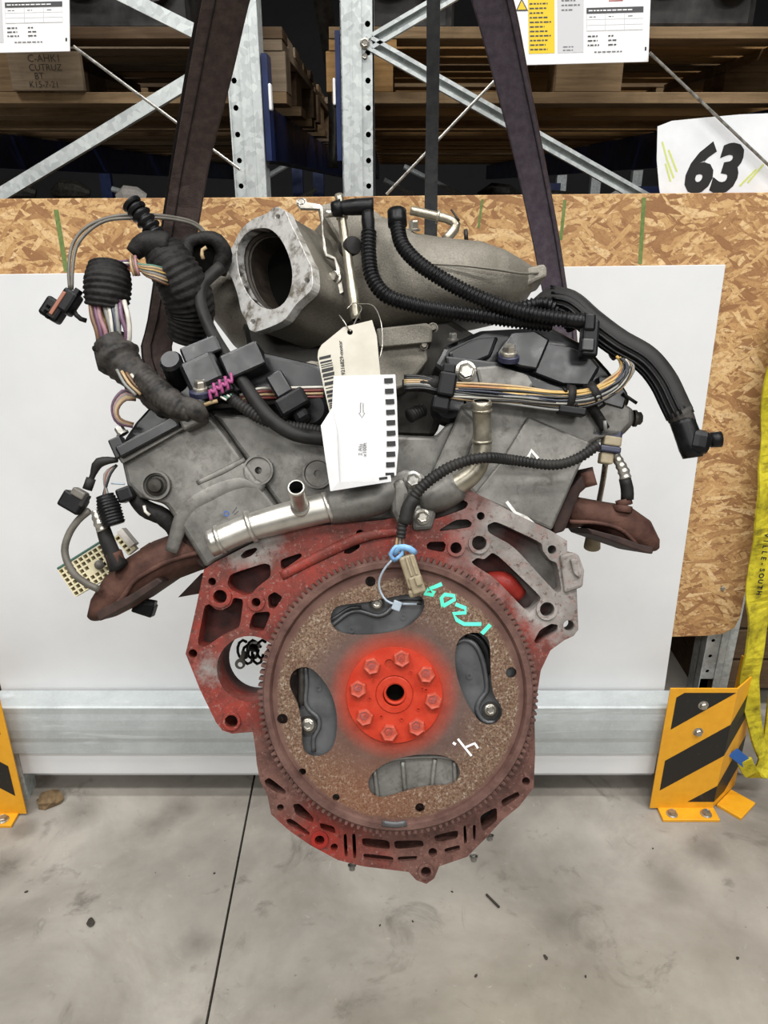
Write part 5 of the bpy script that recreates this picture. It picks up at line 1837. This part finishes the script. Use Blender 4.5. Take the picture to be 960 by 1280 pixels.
# ---- oxygen sensor and rod, on the side with the braided hose
DO = .965
tube('sensor_nut', [(781, 632, DO + .01), (779, 624, DO + .01)], 10.5, M['exhaust'], eng, n=6, step=4)
tube('sensor_nut', [(778, 640, DO + .01), (779, 632, DO + .01)], 12, M['exhaust'], eng, n=6, step=4)
s_ = tube('oxygen_sensor', [(784, 624, DO + .008), (784, 612, DO + .006), (781, 598, DO + .004)], [8, 8, 7.5], M['rubber'], eng, n=14)
tube('sensor_ferrule', [(782, 598, DO + .003), (779, 588, DO + .003), (773, 576, DO + .003), (768, 566, DO + .003)], [7.5, 7.5, 6.5, 6], M['bright'], s_, n=14, corr=.12, pitch=8)
o_ = obox('sensor_connector', 756, 542, DO, 40, 14, .02, 8, M['navy'], eng, .003)
obox('sensor_clip', 764, 552, DO - .004, 22, 12, .018, 8, M['khaki'], o_, .002)
obox('sensor_clip', 761, 562, DO - .004, 26, 8, .02, 8, M['navy'], o_, .002)
obox('sensor_clip', 757, 573, DO - .002, 16, 14, .016, 8, M['khaki'], o_, .002)
tube('drain_rod', [(757, 578, DO + .03), (752, 610, DO + .08), (744, 650, DO + .12), (740, 668, DO + .14)], 3.4, M['zinc'], eng, n=10)
tube('drain_plug', [(743, 656, DO + .12), (740, 684, DO + .14)], [7.5, 10.5], M['khaki'], eng, n=14)
tube('wiring_conduit', [(733, 500, .945), (742, 512, .945), (752, 528, .948), (756, 536, .95)], 6.5, M['tape'], eng, n=12, jitter=.05)
tube('wire', [(756, 526, .94), (757, 540, .945)], 2.4, M['wgrey'], o_, n=8)

# ---- multicoloured loom across the cylinder head
rnd = random.Random(11)
trunk = [(503, 480), (530, 480), (556, 486), (600, 489), (650, 493), (700, 498), (736, 494), (762, 482), (778, 470), (784, 456), (778, 446)]
loom = tube('loom_core', [(x, y + 2, .935 if x < 770 else .945) for x, y in trunk], [8, 8, 9, 9, 9, 9, 9, 8, 7, 6, 5], M['wblack'], eng, n=12)
cols = ['wtan', 'wyellow', 'wyellow', 'worange', 'wblack', 'wyellow', 'wblack', 'wblue', 'wblack', 'wgrey', 'wblack', 'wwhite', 'wblack', 'wtan', 'wblack', 'wgrey']
for i, cname in enumerate(cols):
    off = -10 + 21 * i / (len(cols) - 1)
    pts = []
    ph = rnd.uniform(0, 6)
    for j, (x, y) in enumerate(trunk[2:]):
        q = off * (1 if j < 6 else .8) + 1.6 * math.sin(ph + j * 1.3)
        nx, ny = (0, 1) if j < 5 else ((.45, .9) if j < 7 else (.9, .35))
        pts.append((x + nx * q, y + ny * q + 2, .925 - .004 * math.cos(off / 6) + rnd.uniform(-.001, .001)))
    tube('wire', pts, 1.75, M[cname], loom, n=6, step=7)
for i in range(7):
    off = -8 + 16 * i / 6
    tube('wire', [(505, 478 + off, .926), (528, 478 + off * .9, .924), (552, 484 + off * .7, .926)], 1.8, M[rnd.choice(['wblack', 'wgrey', 'wtan', 'wblack', 'wpink'])], loom, n=6)
for x, y, w, h, r in ((540, 480, 34, 21, 8), (712, 497, 10, 32, 4), (741, 492, 9, 30, -14)):
    tube('tape_wrap', [(x - w * .45, y - r * .15, .932), (x + w * .45, y + r * .15, .932)], h * .5, M['tape'], loom, n=12, jitter=.06, step=4)
obox('loom_clip', 558, 482, .926, 22, 30, .03, 10, M['plastic'], loom, .003)
obox('loom_clip', 561, 462, .928, 16, 12, .02, 8, M['plastic'], loom, .002)
obox('loom_clip', 551, 505, .928, 22, 18, .024, 10, M['plastic'], loom, .003)
obox('loom_clip', 714, 514, .93, 34, 10, .02, 8, M['plastic'], loom, .002)
tube('tie_tail', [(716, 488, .924), (722, 512, .922)], 2, M['plastic'], loom, n=6)
tube('tie_tail', [(704, 484, .924), (708, 490, .922)], 2, M['plastic'], loom, n=6)
tube('wire', [(786, 455, .95), (776, 440, .95), (764, 446, .95)], 6, M['wpurple'], loom, n=8)
tube('wire', [(790, 462, .946), (782, 442, .946), (770, 438, .95)], 3, M['wpink'], loom, n=8)
# lower sensor boot under the loom
tube('sensor_boot', [(512, 520, .95), (528, 512, .96)], 9, M['rubber'], eng, n=12, corr=.1, pitch=4)
lathe('knock_sensor', [(px(22, 1), .0), (px(22, 1), -.012), (px(18, 1), -.016), (.0002, -.016)], P(560, 512, .985), FW + UP * -.3, M['plastic'], eng, n=24, smooth=False)

# ---- braided hose on the far side with its elbow
bh_ = tube('braided_hose', [(672, 384, .985), (690, 374, .975), (712, 380, .965), (740, 404, .955), (772, 428, .945), (806, 448, .935), (828, 474, .93), (842, 502, .925), (852, 522, .922)], [12, 15, 16, 16.5, 17, 17, 17, 17, 16], M['rubber'], eng, n=20)
for i in range(15):
    a = math.pi * 2 * i / 15
    pts = []
    for (x, y, d), (tx, ty) in zip([(690, 374, .975), (712, 380, .965), (740, 404, .955), (772, 428, .945), (806, 448, .935), (828, 474, .93), (842, 502, .925), (850, 518, .922)], [(1, -.1), (.85, .5), (.8, .6), (.84, .54), (.75, .66), (.5, .86), (.43, .9), (.45, .9)]):
        q = 17.0 * math.cos(a)
        pts.append((x - ty * q, y + tx * q, d - px(17.0, .95) * math.sin(a)))
    tube('braid_rib', pts, 1.7, M['plastic'], bh_, n=6, step=8)
tube('hose_cuff', [(848, 514, .921), (856, 532, .92)], [16.5, 14.5], M['tapegrey'], bh_, n=20)
tube('hose_elbow', [(852, 525, .92), (859, 543, .918), (864, 560, .916), (866, 572, .916)], [15, 15.5, 15, 12], M['plastic'], bh_, n=20)
obox('hose_elbow', 872, 553, .914, 26, 30, .03, 12, M['plastic'], bh_, .008)
tube('hose_barb', [(872, 551, .912), (888, 550, .91), (900, 549, .91)], [8, 9, 8], M['plastic'], bh_, n=16, corr=.15, pitch=6)
tube('hose_barb', [(888, 550, .91), (901, 549, .909)], [9.5, 10], M['plastic'], bh_, n=16)

# ---- big cut wiring harness on the side with the plug
DW = .985
wh = tube('harness_trunk', [(203, 311, 1.0), (216, 335, 1.0), (231, 362, 1.01), (238, 390, 1.03), (232, 424, 1.05)], [24, 30, 32, 31, 24], M['tape'], eng, n=22, corr=.05, pitch=7)
wh['label'] = 'thick black taped wiring trunk'
tube('split_conduit', [(164, 254, .985), (176, 268, .985), (190, 286, .988), (204, 306, .99)], [13, 13, 12.5, 12], M['plastic'], wh, n=16, corr=.25, pitch=9, hollow=True)
tube('tape_hood', [(166, 318, .985), (176, 308, .985), (192, 304, .985), (210, 308, .99)], [10, 14, 16, 17], M['tape'], wh, n=18, hollow=True, jitter=.04)
for i in range(10):
    t = i / 9
    tube('wire', [(166 + 4 * t, 322 + 4 * t, .975), (172 + 8 * t, 330 + 12 * t, .968), (190 + 6 * t, 332 + 18 * t, .966), (206 + 4 * t, 336 + 20 * t, .975)], 1.9, M[['wgreen', 'wtan', 'wbrown', 'wyellow', 'wblack', 'wgrey', 'wbrown', 'wtan', 'wblack', 'wbrown'][i]], wh, n=6)
for i in range(3):
    tube('wire', [(163 + 3 * i, 320, .97), (164 + 3 * i, 332, .966), (168 + 3 * i, 345, .97)], 2, M[['wtan', 'wbrown', 'wpink'][i]], wh, n=6)
for i, cn in enumerate(('wpurple', 'wwhite', 'wpurple', 'wred', 'wpink')):
    tube('wire', [(128 + 3 * i, 338 - i, .985), (142 + 2 * i, 328 + i * 2, .98), (162, 326 + i * 3, .985)], 1.8, M[cn], wh, n=6)

w2 = tube('harness_trunk', [(136, 334, .985), (135, 350, .982), (134, 368, .982), (133, 384, .985)], [25, 29, 29, 26], M['tape'], eng, n=22, corr=.06, pitch=6, jitter=.015)
rn = random.Random(4)
cl = ['wbrown', 'wpurple', 'wpink', 'wgrey', 'wwhite', 'wblue', 'wgrey', 'wpurple', 'wwhite', 'wgreen', 'wtan', 'wyellow', 'worange', 'wyellow', 'wred', 'wgrey', 'wpurple', 'wtan']
for i in range(18):
    t = i % 9 / 8
    row = i // 9
    x0, x1 = 113 + 42 * t, 124 + 36 * t
    tube('wire', [(x0, 376 + 4 * row, .970 + .01 * row), (x0 + rn.uniform(1, 6), 396, .966 + .01 * row), (x1 + rn.uniform(-3, 3), 416, .968 + .01 * row), (x1, 438, .975 + .01 * row)], 3.1, M[cl[i]], w2, n=7)
w3 = tube('taped_bundle', [(138, 426, .978), (148, 446, .975), (160, 462, .972), (182, 480, .965), (205, 500, .955), (228, 516, .945), (246, 524, .94)], [20, 26, 22, 20, 20, 16, 7], M['tapegrey'], eng, n=18, jitter=.10, step=4)
tube('tape_flap', [(124, 434, .97), (134, 456, .968), (146, 470, .968)], [8, 13, 4], M['tapegrey'], w3, n=8, flat=.4)
tube('tape_flap', [(118, 436, .97), (126, 434, .965)], [4, 3], M['tape'], w3, n=8)
tube('taped_core', [(178, 470, .945), (198, 490, .936), (222, 508, .93), (240, 520, .93)], [14, 17, 16, 9], M['tapegrey'], w3, n=16, corr=.06, pitch=6)
tube('tape_flap', [(222, 500, .925), (244, 512, .922), (256, 524, .93)], [8, 13, 8], M['tapegrey'], w3, n=10, flat=.5)
for i in range(5):
    tube('wire', [(146 + 6 * i, 462 + 2 * i, .945), (156 + 6 * i, 480, .94), (170 + 6 * i, 494 - i, .936)], 2, M[['wgrey', 'wtan', 'wbrown', 'wwhite', 'wtan'][i]], w3, n=6)
for i in range(7):
    r = 8 + 2.2 * i
    tube('wire', [(170, 500 - i * 1.2, .955), (158 - r * .2, 500 - i * 2, .95), (151 - r * .5, 512 - i, .948), (154 - r * .4, 524 + i * .6, .95), (168 - r * .1, 530 + i * .6, .955)], 1.7, M[['wbrown', 'wtan', 'wtan', 'wgrey', 'wpink', 'wblack', 'wpurple'][i]], w3, n=6)

# loop of grey cable with its plug
for dx, dy in ((0, 0), (5, 3)):
    tube('plug_cable', [(87 + dx * .6, 362, .98), (86 + dx, 335, .98), (91 + dx, 305 + dy, .985), (108 + dx, 284 + dy, .99), (136, 272 + dy, 1.0), (170, 268 + dy * 1.6, 1.01), (206, 270 + dy, 1.03), (240, 277 + dy, 1.05), (256, 290 + dy, 1.06), (262, 304, 1.06)], 2.1, M['cable'], eng, n=8)
pg = obox('cable_plug', 68, 388, .975, 26, 26, .022, 33, M['plastic'], eng, .004)
obox('plug_body', 86, 378, .975, 20, 30, .024, 33, M['plastic'], pg, .004)
obox('plug_seal', 77, 382, .975, 5, 33, .027, 33, M['brownring'], pg, .001)
obox('plug_latch', 95, 369, .97, 7, 16, .012, 33, M['plastic'], pg, .001)
for dx, dy in ((-6, -7), (-3, 0), (-9, -1), (-7, 6)):
    obox('pin_slot', 64 + dx + 2, 390 + dy, .9632, 4, 4, .002, 33, M['slotblack'], pg, .0)
tube('plug_cable', [(92, 388, .98), (98, 397, .98), (108, 401, .985)], 3, M['rubber'], eng, n=8)
# dark looped boot beside the throttle
bt = tube('rubber_boot', [(232, 320, 1.03), (236, 304, 1.03), (252, 298, 1.03), (270, 300, 1.03), (280, 318, 1.04), (272, 340, 1.05)], [9, 8, 8, 9, 11, 12], M['tape'], eng, n=12, jitter=.05)
obox('boot_core', 250, 325, 1.05, 44, 44, .03, 20, M['slotblack'], bt, .008)
tube('wire', [(254, 324, 1.02), (252, 314, 1.02), (258, 309, 1.02)], 2.4, M['wtan'], bt, n=8)
tube('rubber_hose', [(276, 334, 1.02), (262, 346, 1.01), (252, 358, 1.0), (251, 380, .99), (262, 410, .975), (282, 444, .955), (304, 478, .94), (326, 510, .93), (346, 530, .925), (372, 544, .925), (406, 549, .93)], [8.5, 8, 8, 7.5, 7.5, 7.5, 8, 9, 9, 8.5, 8.5], M['rubber'], eng, n=14)
tube('wiring_conduit', [(284, 494, .935), (300, 506, .93), (325, 522, .932), (352, 532, .935), (384, 536, .94), (408, 540, .94)], [7, 8, 8, 7.5, 7, 7], M['rubber'], eng, n=12, corr=.15, pitch=4.5)
# magenta plug
mg = obox('magenta_plug', 277, 487, .935, 30, 20, .018, -28, M['plastic'], eng, .003)
for i in range(4):
    tube('plug_comb', [(264 + i * 7.2, 500 - i * 4.2, .922), (264 + i * 7.2 - 2, 487 - i * 4.2, .920), (264 + i * 7.2 + 4, 491 - i * 4.2, .920), (267 + i * 7.2, 479 - i * 4.2, .922)], 2.3, M['magenta'], mg, n=6, step=3)
for i in range(4):
    tube('wire', [(276 + i * 4, 496 - i, .925), (283 + i * 2, 500 - i * 2, .922)], 1.4, M[['wwhite', 'wgreen', 'wwhite', 'wgreen'][i]], mg, n=6)
tube('wire', [(254, 507, .93), (264, 503, .925), (272, 501, .925)], 2.6, M['wtan'], mg, n=6)
# coil plug and dark pipes in the valley
cb = obox('coil_plug', 350, 482, .955, 22, 32, .025, -30, M['cover'], eng, .003)
obox('coil_plug_base', 366, 504, .955, 40, 24, .03, -30, M['plastic'], cb, .004)
obox('coil_plug_base', 378, 520, .96, 20, 18, .03, -30, M['plastic'], cb, .006)
for i, (y, m) in enumerate(((486, 'wwhite'), (490, 'wred'), (494, 'wtan'), (498, 'wred'))):
    tube('wire', [(300, y + 8 - i, .95), (322, y, .952), (350, y - 1, .965), (404, y - 2, .975)], 1.8, M[m], cb, n=6)
prism('head_step', [(306, 480), (352, 462), (366, 478), (352, 492), (318, 498)], .975, 1.05, M['cast'], eng, bevel=.004)
prism('runner_foot', [(350, 462), (388, 450), (404, 452), (402, 474), (360, 480)], 1.0, 1.08, M['sandcast'], eng, bevel=.006)
lathe('crank_sensor', [(px(24, 1), .02), (px(24, 1), -.006), (px(18, 1), -.012), (.0002, -.012)], P(388, 512, .985), FW, M['plastic'], eng, n=24, smooth=False)

# ---- lower connectors on the side with the cream fuse holder
tube('sensor_wire', [(147, 575, .95), (132, 576, .95), (122, 580, .95), (116, 594, .95), (112, 604, .95)], [3, 5.5, 7, 3.6, 3.5], M['rubber'], eng, n=10)
tube('sensor_wire', [(114, 598, .949), (109, 612, .949)], 6.2, M['rubber'], eng, n=10)
lc = obox('sensor_plug', 92, 628, .95, 30, 22, .02, 30, M['plastic'], eng, .003)
obox('plug_lock', 100, 617, .945, 18, 10, .016, 30, M['cable'], lc, .002)
obox('plug_lock', 106, 626, .945, 6, 16, .012, 30, M['rubber'], lc, .001)
tube('sheathed_cable', [(112, 638, .955), (98, 650, .955), (86, 668, .955), (81, 690, .955), (90, 714, .955), (106, 728, .96), (124, 737, .965)], 4.6, M['cable'], eng, n=10)
for i in range(5):
    tube('sensor_wire', [(146 - i * 1.5, 581 + i, .955), (138 - i * 1.6, 592, .952), (133 - i * 1.0 + i * .6, 606, .95), (132 + i * 1.6 - 3, 622, .95)], 2, M[['wblack', 'wgrey', 'wred', 'wbrown', 'wgrey'][i]], eng, n=6)
sb = tube('sensor_boot', [(131, 619, .945), (136, 634, .945), (143, 656, .945)], [11, 15, 14], M['plastic'], eng, n=18, corr=.08, pitch=4)
tube('sensor_ferrule', [(119, 638, .95), (124, 652, .95), (129, 662, .952)], [6, 8, 8], M['bright'], sb, n=14, corr=.12, pitch=8)
tube('oxygen_sensor', [(128, 658, .955), (134, 676, .957), (142, 696, .96), (148, 708, .965)], [8.5, 9.5, 10, 13], M['rubber'], eng, n=14)
tube('sensor_nut', [(141, 690, .96), (146, 704, .963)], 11.5, M['exhaust'], eng, n=6)
tube('clip_tie', [(139, 604, .95), (156, 605, .95)], 1.2, M['greyTie'], eng, n=6)
obox('side_clip', 158, 618, .955, 20, 18, .02, -20, M['plastic'], eng, .003)
tube('side_loom', [(168, 622, .965), (182, 636, .97), (204, 646, .975), (216, 660, .98), (220, 672, .99)], [9, 12, 12, 10, 8], M['tape'], eng, n=12, jitter=.05)
tube('side_clip', [(180, 632, .955), (182, 640, .955), (187, 644, .955)], 2, M['wwhite'], eng, n=8)
# cream fuse holder: rows of open cells
fh = bpy.data.objects.new('fuse_holder', None)
COL.objects.link(fh)
fh.parent = eng
cells = []
A_ = [(73, 713), (134, 672), (142, 712), (94, 745)]
A_ = [(72, 713), (132, 676), (155, 710), (94, 746)]
nx_, ny_ = 10, 6
def bil(u, v):
    p = [Vector(q) for q in A_]
    r = (p[0] * (1 - u) + p[1] * u) * (1 - v) + (p[3] * (1 - u) + p[2] * u) * v
    return (r.x, r.y)
for i in range(nx_):
    for j in range(ny_):
        if (i, j) in ((5, 2), (5, 3), (6, 2), (6, 3), (4, 3)):
            continue
        u0, u1, v0, v1 = (i + .16) / nx_, (i + .84) / nx_, (j + .16) / ny_, (j + .84) / ny_
        cells.append([bil(u0, v0), bil(u1, v0), bil(u1, v1), bil(u0, v1)])
prism('cell_grid', A_, 1.03, 1.042, M['cream'], fh, holes=cells)
prism('cell_floor', A_, 1.0425, 1.046, plain('dark cell floor', rgb(60, 54, 40), None, .7), fh)
tube('edge_strip', [(72, 711, 1.03), (131, 674, 1.03)], 1.6, M['wgreen'], fh, n=6)
tube('latch_boss', [(124, 706, 1.032), (124, 706, 1.022)], 6, M['cable'], fh, n=14)
B_ = [(142, 672), (152, 664), (170, 686), (160, 694)]
prism('cell_grid', B_, 1.028, 1.04, M['cream'], fh, holes=[[(144 + 4.4 * i, 673 + 5 * i), (148 + 4.4 * i, 670 + 5 * i), (150.4 + 4.4 * i, 673 + 5 * i), (146.4 + 4.4 * i, 676 + 5 * i)] for i in range(4)])
prism('cell_floor', B_, 1.0405, 1.044, M['slotblack'], fh)
obox('side_wall', 160, 672, 1.032, 26, 8, .02, 50, M['clear'], fh, .001)
# plug under the exhaust and dark fin
lp_ = obox('lower_plug', 181, 760, 1.03, 26, 16, .02, 18, M['plastic'], eng, .002)
obox('plug_latch', 188, 753, 1.026, 14, 6, .014, 10, M['cover'], lp_, .001)
tube('wire', [(150, 752, 1.05), (164, 756, 1.04), (172, 758, 1.035)], 4, M['cable'], lp_, n=8)
prism('heat_shield', [(222, 747), (252, 716), (256, 720), (250, 742)], 1.02, 1.10, M['shield'], eng, bevel=.001)
# tangle of cable lugs seen through the starter opening
for i in range(5):
    cx_, cy_ = 304 + 5 * i, 812 + (i % 2) * 6
    tube('earth_lead', [(cx_ + 7 * math.cos(a * .9) + i, cy_ + 12 * math.sin(a * .9), 1.12 + .004 * a) for a in range(7)], 1.9, M['plastic'], eng, n=6)
obox('earth_lead_block', 318, 808, 1.13, 12, 10, .03, 10, M['plastic'], eng, .004)
q = prism('cable_lug', circ(300, 830, 6.5, 20), 1.12, 1.123, M['cable'], eng, holes=[circ(300, 831, 3.2, 12)])
tube('cable_lug_shank', [(302, 824, 1.121), (306, 814, 1.125)], 3, M['cable'], eng, n=8)

# ================================================================ lifting slings
def sling(name, label, left, right, Ds, mat, edge_mat, th=.006, side=0):
    """left and right edge of the webbing in the photo, with depths"""
    root = thing(name, label, 'sling', P((left[-1][0] + right[-1][0]) / 2, left[-1][1], Ds[-1]))
    pl, _ = catmull([P(x, y, d) for (x, y), d in zip(left, Ds)], .02)
    pr_, _ = catmull([P(x, y, d) for (x, y), d in zip(right, Ds)], .02)
    m = min(len(pl), len(pr_))
    pl = [pl[round(i * (len(pl) - 1) / (m - 1))] for i in range(m)]
    # the webbing goes on straight up to the hoist
    pr_ = [pr_[round(i * (len(pr_) - 1) / (m - 1))] for i in range(m)]

    dl = (pl[0] - pl[4]).normalized()
    dr = (pr_[0] - pr_[4]).normalized()
    dm = (dl + dr).normalized()
    ext = [.5, .25]
    pl = [pl[0] + dm * e for e in ext] + pl
    pr_ = [pr_[0] + dm * e for e in ext] + pr_
    m += len(ext)

    def strip(nm, a_of, b_of, lift, mt, tk):
        v, f = [], []
        for i in range(m):
            a, b = pl[i].lerp(pr_[i], a_of), pl[i].lerp(pr_[i], b_of)
            for p, dd in ((a, lift), (b, lift), (b, lift + tk), (a, lift + tk)):
                v.append(p + FW * dd)
        for i in range(m - 1):
            for j in range(4):
                kk = (j + 1) % 4
                f.append((i * 4 + j, i * 4 + kk, i * 4 + 4 + kk, i * 4 + 4 + j))
        f += [(0, 1, 2, 3), tuple(range(4 * m - 4, 4 * m))]
        return mk(nm, v, f, mt, root, bevel=.001)
    strip('webbing', .0, 1., 0, mat, th)
    if edge_mat:
        a, b = side
        strip('folded_edge', a, b, .012 if a < .5 else .01, edge_mat, th)
    # stitched seam ridge
    rr = []
    for s_ in ((.30,) if a < .5 else (.86,)) if edge_mat else ():
        v, f = sweep([pl[i].lerp(pr_[i], s_) - FW * .001 for i in range(m)], [.0012 * (1 if i % 2 else .6) for i in range(m)], 6)
        mk('stitching', v, f, M['sling_edge'], root)
    return root


a = 0
sling('lifting_sling', 'dark brown webbing sling rising from the cut wiring harness', [(263, -60), (250, 10), (232, 110), (212, 230), (200, 310), (186, 400), (178, 440), (196, 496)], [(330, -60), (311, 0), (290, 90), (262, 200), (244, 300), (222, 400), (214, 444), (234, 496)],
      [.86, .90, .96, 1.03, 1.075, 1.12, 1.135, 1.14], M['sling_brown'], M['sling_edge'], side=(-.16, .28))
sling('lifting_sling', 'purple black webbing sling rising behind the plenum end tab', [(566, -60), (590, 0), (618, 100), (644, 200), (664, 290), (680, 370), (688, 396), (690, 446)], [(620, -60), (640, 0), (660, 100), (680, 200), (697, 290), (710, 372), (718, 398), (722, 446)],
      [.98, 1.02, 1.08, 1.14, 1.185, 1.215, 1.21, 1.18], M['sling_purple'], M['sling_brown'], side=(.72, 1.12))
a = 1
sling('lifting_sling', 'narrow black webbing sling hanging straight behind the plenum', [(534, -60), (533.5, 0), (533, 120), (531, 240), (530, 385)], [(551, -60), (550.5, 0), (549, 120), (547, 240), (546, 385)], [1.12, 1.15, 1.22, 1.29, 1.345], M['sling_black'], None)

# ================================================================ paper tags hung on the engine
ct = thing('barcode_tag', 'cream card tag with barcode tied to the vacuum pipe', 'tag', P(450, 520, .90))
to_ = P(450, 470, .895)
tn_ = (-FW + RT * .10).normalized()
tg = prism_plane('card', [(429, 409), (465, 400), (471, 420), (480, 520), (430, 532), (413, 520), (404, 482), (397, 446), (398, 438), (402, 431)], to_, tn_, -.0006, M['tagpaper'], ct, holes=[circ(437.5, 415, 3.6, 14)])
y0 = 447
rb_ = random.Random(9)
dn = (.075, .997)
barp, s_ = [], 0
while s_ < 66:
    w = rb_.choice([1.3, 1.3, 2.4, 3.6, 4.6])
    x, y = 399 + s_ * .21, 446 + s_
    barp.append((x, y, w))
    s_ += w + rb_.choice([1.2, 1.4, 2.4])
for x, y, w in barp:
    mk('bar', [RP(px_, py__, to_, tn_) + tn_ * .0003 for px_, py__ in ((x, y + .6), (x + 14.5, y - 2.8), (x + 14.5, y - 2.8 + w), (x, y + .6 + w))], [(0, 1, 2, 3)], M['ink'], ct)
writing('code', '19216829-motor', RP(427.5, 449, to_, tn_) + tn_ * .0004, (UP + RT * -.10).normalized(), (-RT - UP * .10).normalized(), .0062, M['ink'], ct, lift=.0002, offset=.0001)
for pts in ([(437, 414, .893), (430, 402, .89), (424, 394, .90)], [(438, 414, .893), (446, 398, .92), (452, 385, .95), (443, 378, .962), (434, 386, .955)], [(447, 380, .96), (466, 382, .93), (476, 402, .91), (478, 430, .905), (474, 450, .90)]):
    tube('tie_wire', pts, .8, M['zinc'], ct, n=6)

ft = thing('folded_label', 'crumpled white printed label with a row of black squares, hanging from the barcode tag', 'tag', P(455, 610, .88))
lo_ = P(455, 540, .880)
ln_ = (-FW + RT * .06 - UP * .05).normalized()
sheet = [(417, 470), (494, 468), (496, 500), (498, 560), (495, 594), (489, 596), (489, 602), (450, 608), (413, 614), (407, 575), (401, 532), (410, 520), (415, 510)]
prism_plane('sheet', sheet, lo_, ln_, -.0008, M['paper'], ft)
mk('fold', [RP(x, y, lo_, ln_) + ln_ * l for x, y, l in ((401, 532, .0015), (415, 510, .001), (421, 540, .004), (424, 602, .003), (413, 614, .001), (407, 575, .003))], [(0, 1, 2), (0, 2, 5), (5, 2, 3), (5, 3, 4)], M['paper'], ft)
mk('fold', [RP(x, y, lo_, ln_) + ln_ * l for x, y, l in ((424, 602, .003), (488, 594, .002), (489, 602, .0015), (450, 608, .0015), (413, 614, .001))], [(0, 1, 2, 3), (0, 3, 4)], M['paper'], ft)
for i in range(10):
    t = i / 9
    x = 480 + 3.2 * math.sin(t * 2.6)
    y = 473 + 118 * t
    mk('black_square', [RP(px_, py__, lo_, ln_) + ln_ * .0012 for px_, py__ in ((x, y), (x + 11, y - .5), (x + 11.3, y + 5.6), (x + .4, y + 6.4))], [(0, 1, 2, 3)], M['ink'], ft)
mk('black_square', [RP(px_, py__, lo_, ln_) + ln_ * .0026 for px_, py__ in ((473.5, 597), (484, 595.5), (484.2, 598.5), (474, 600))], [(0, 1, 2, 3)], M['ink'], ft)
strokes('arrow', [[(450.5, 504), (450.5, 516), (448.5, 516), (452.5, 522), (456, 516), (454, 516), (454, 504), (450.5, 504)]], lo_, ln_, .7, M['inkmid'], ft, lift=.0012)
for body, x, y, sz in (('2 Alu', 450.5, 562, .0062), ('x100ft', 456, 562, .0062)):
    writing('print', body, RP(x, y, lo_, ln_) + ln_ * .0010, UP, -RT, sz, M['inkmid'], ft, lift=.0002)
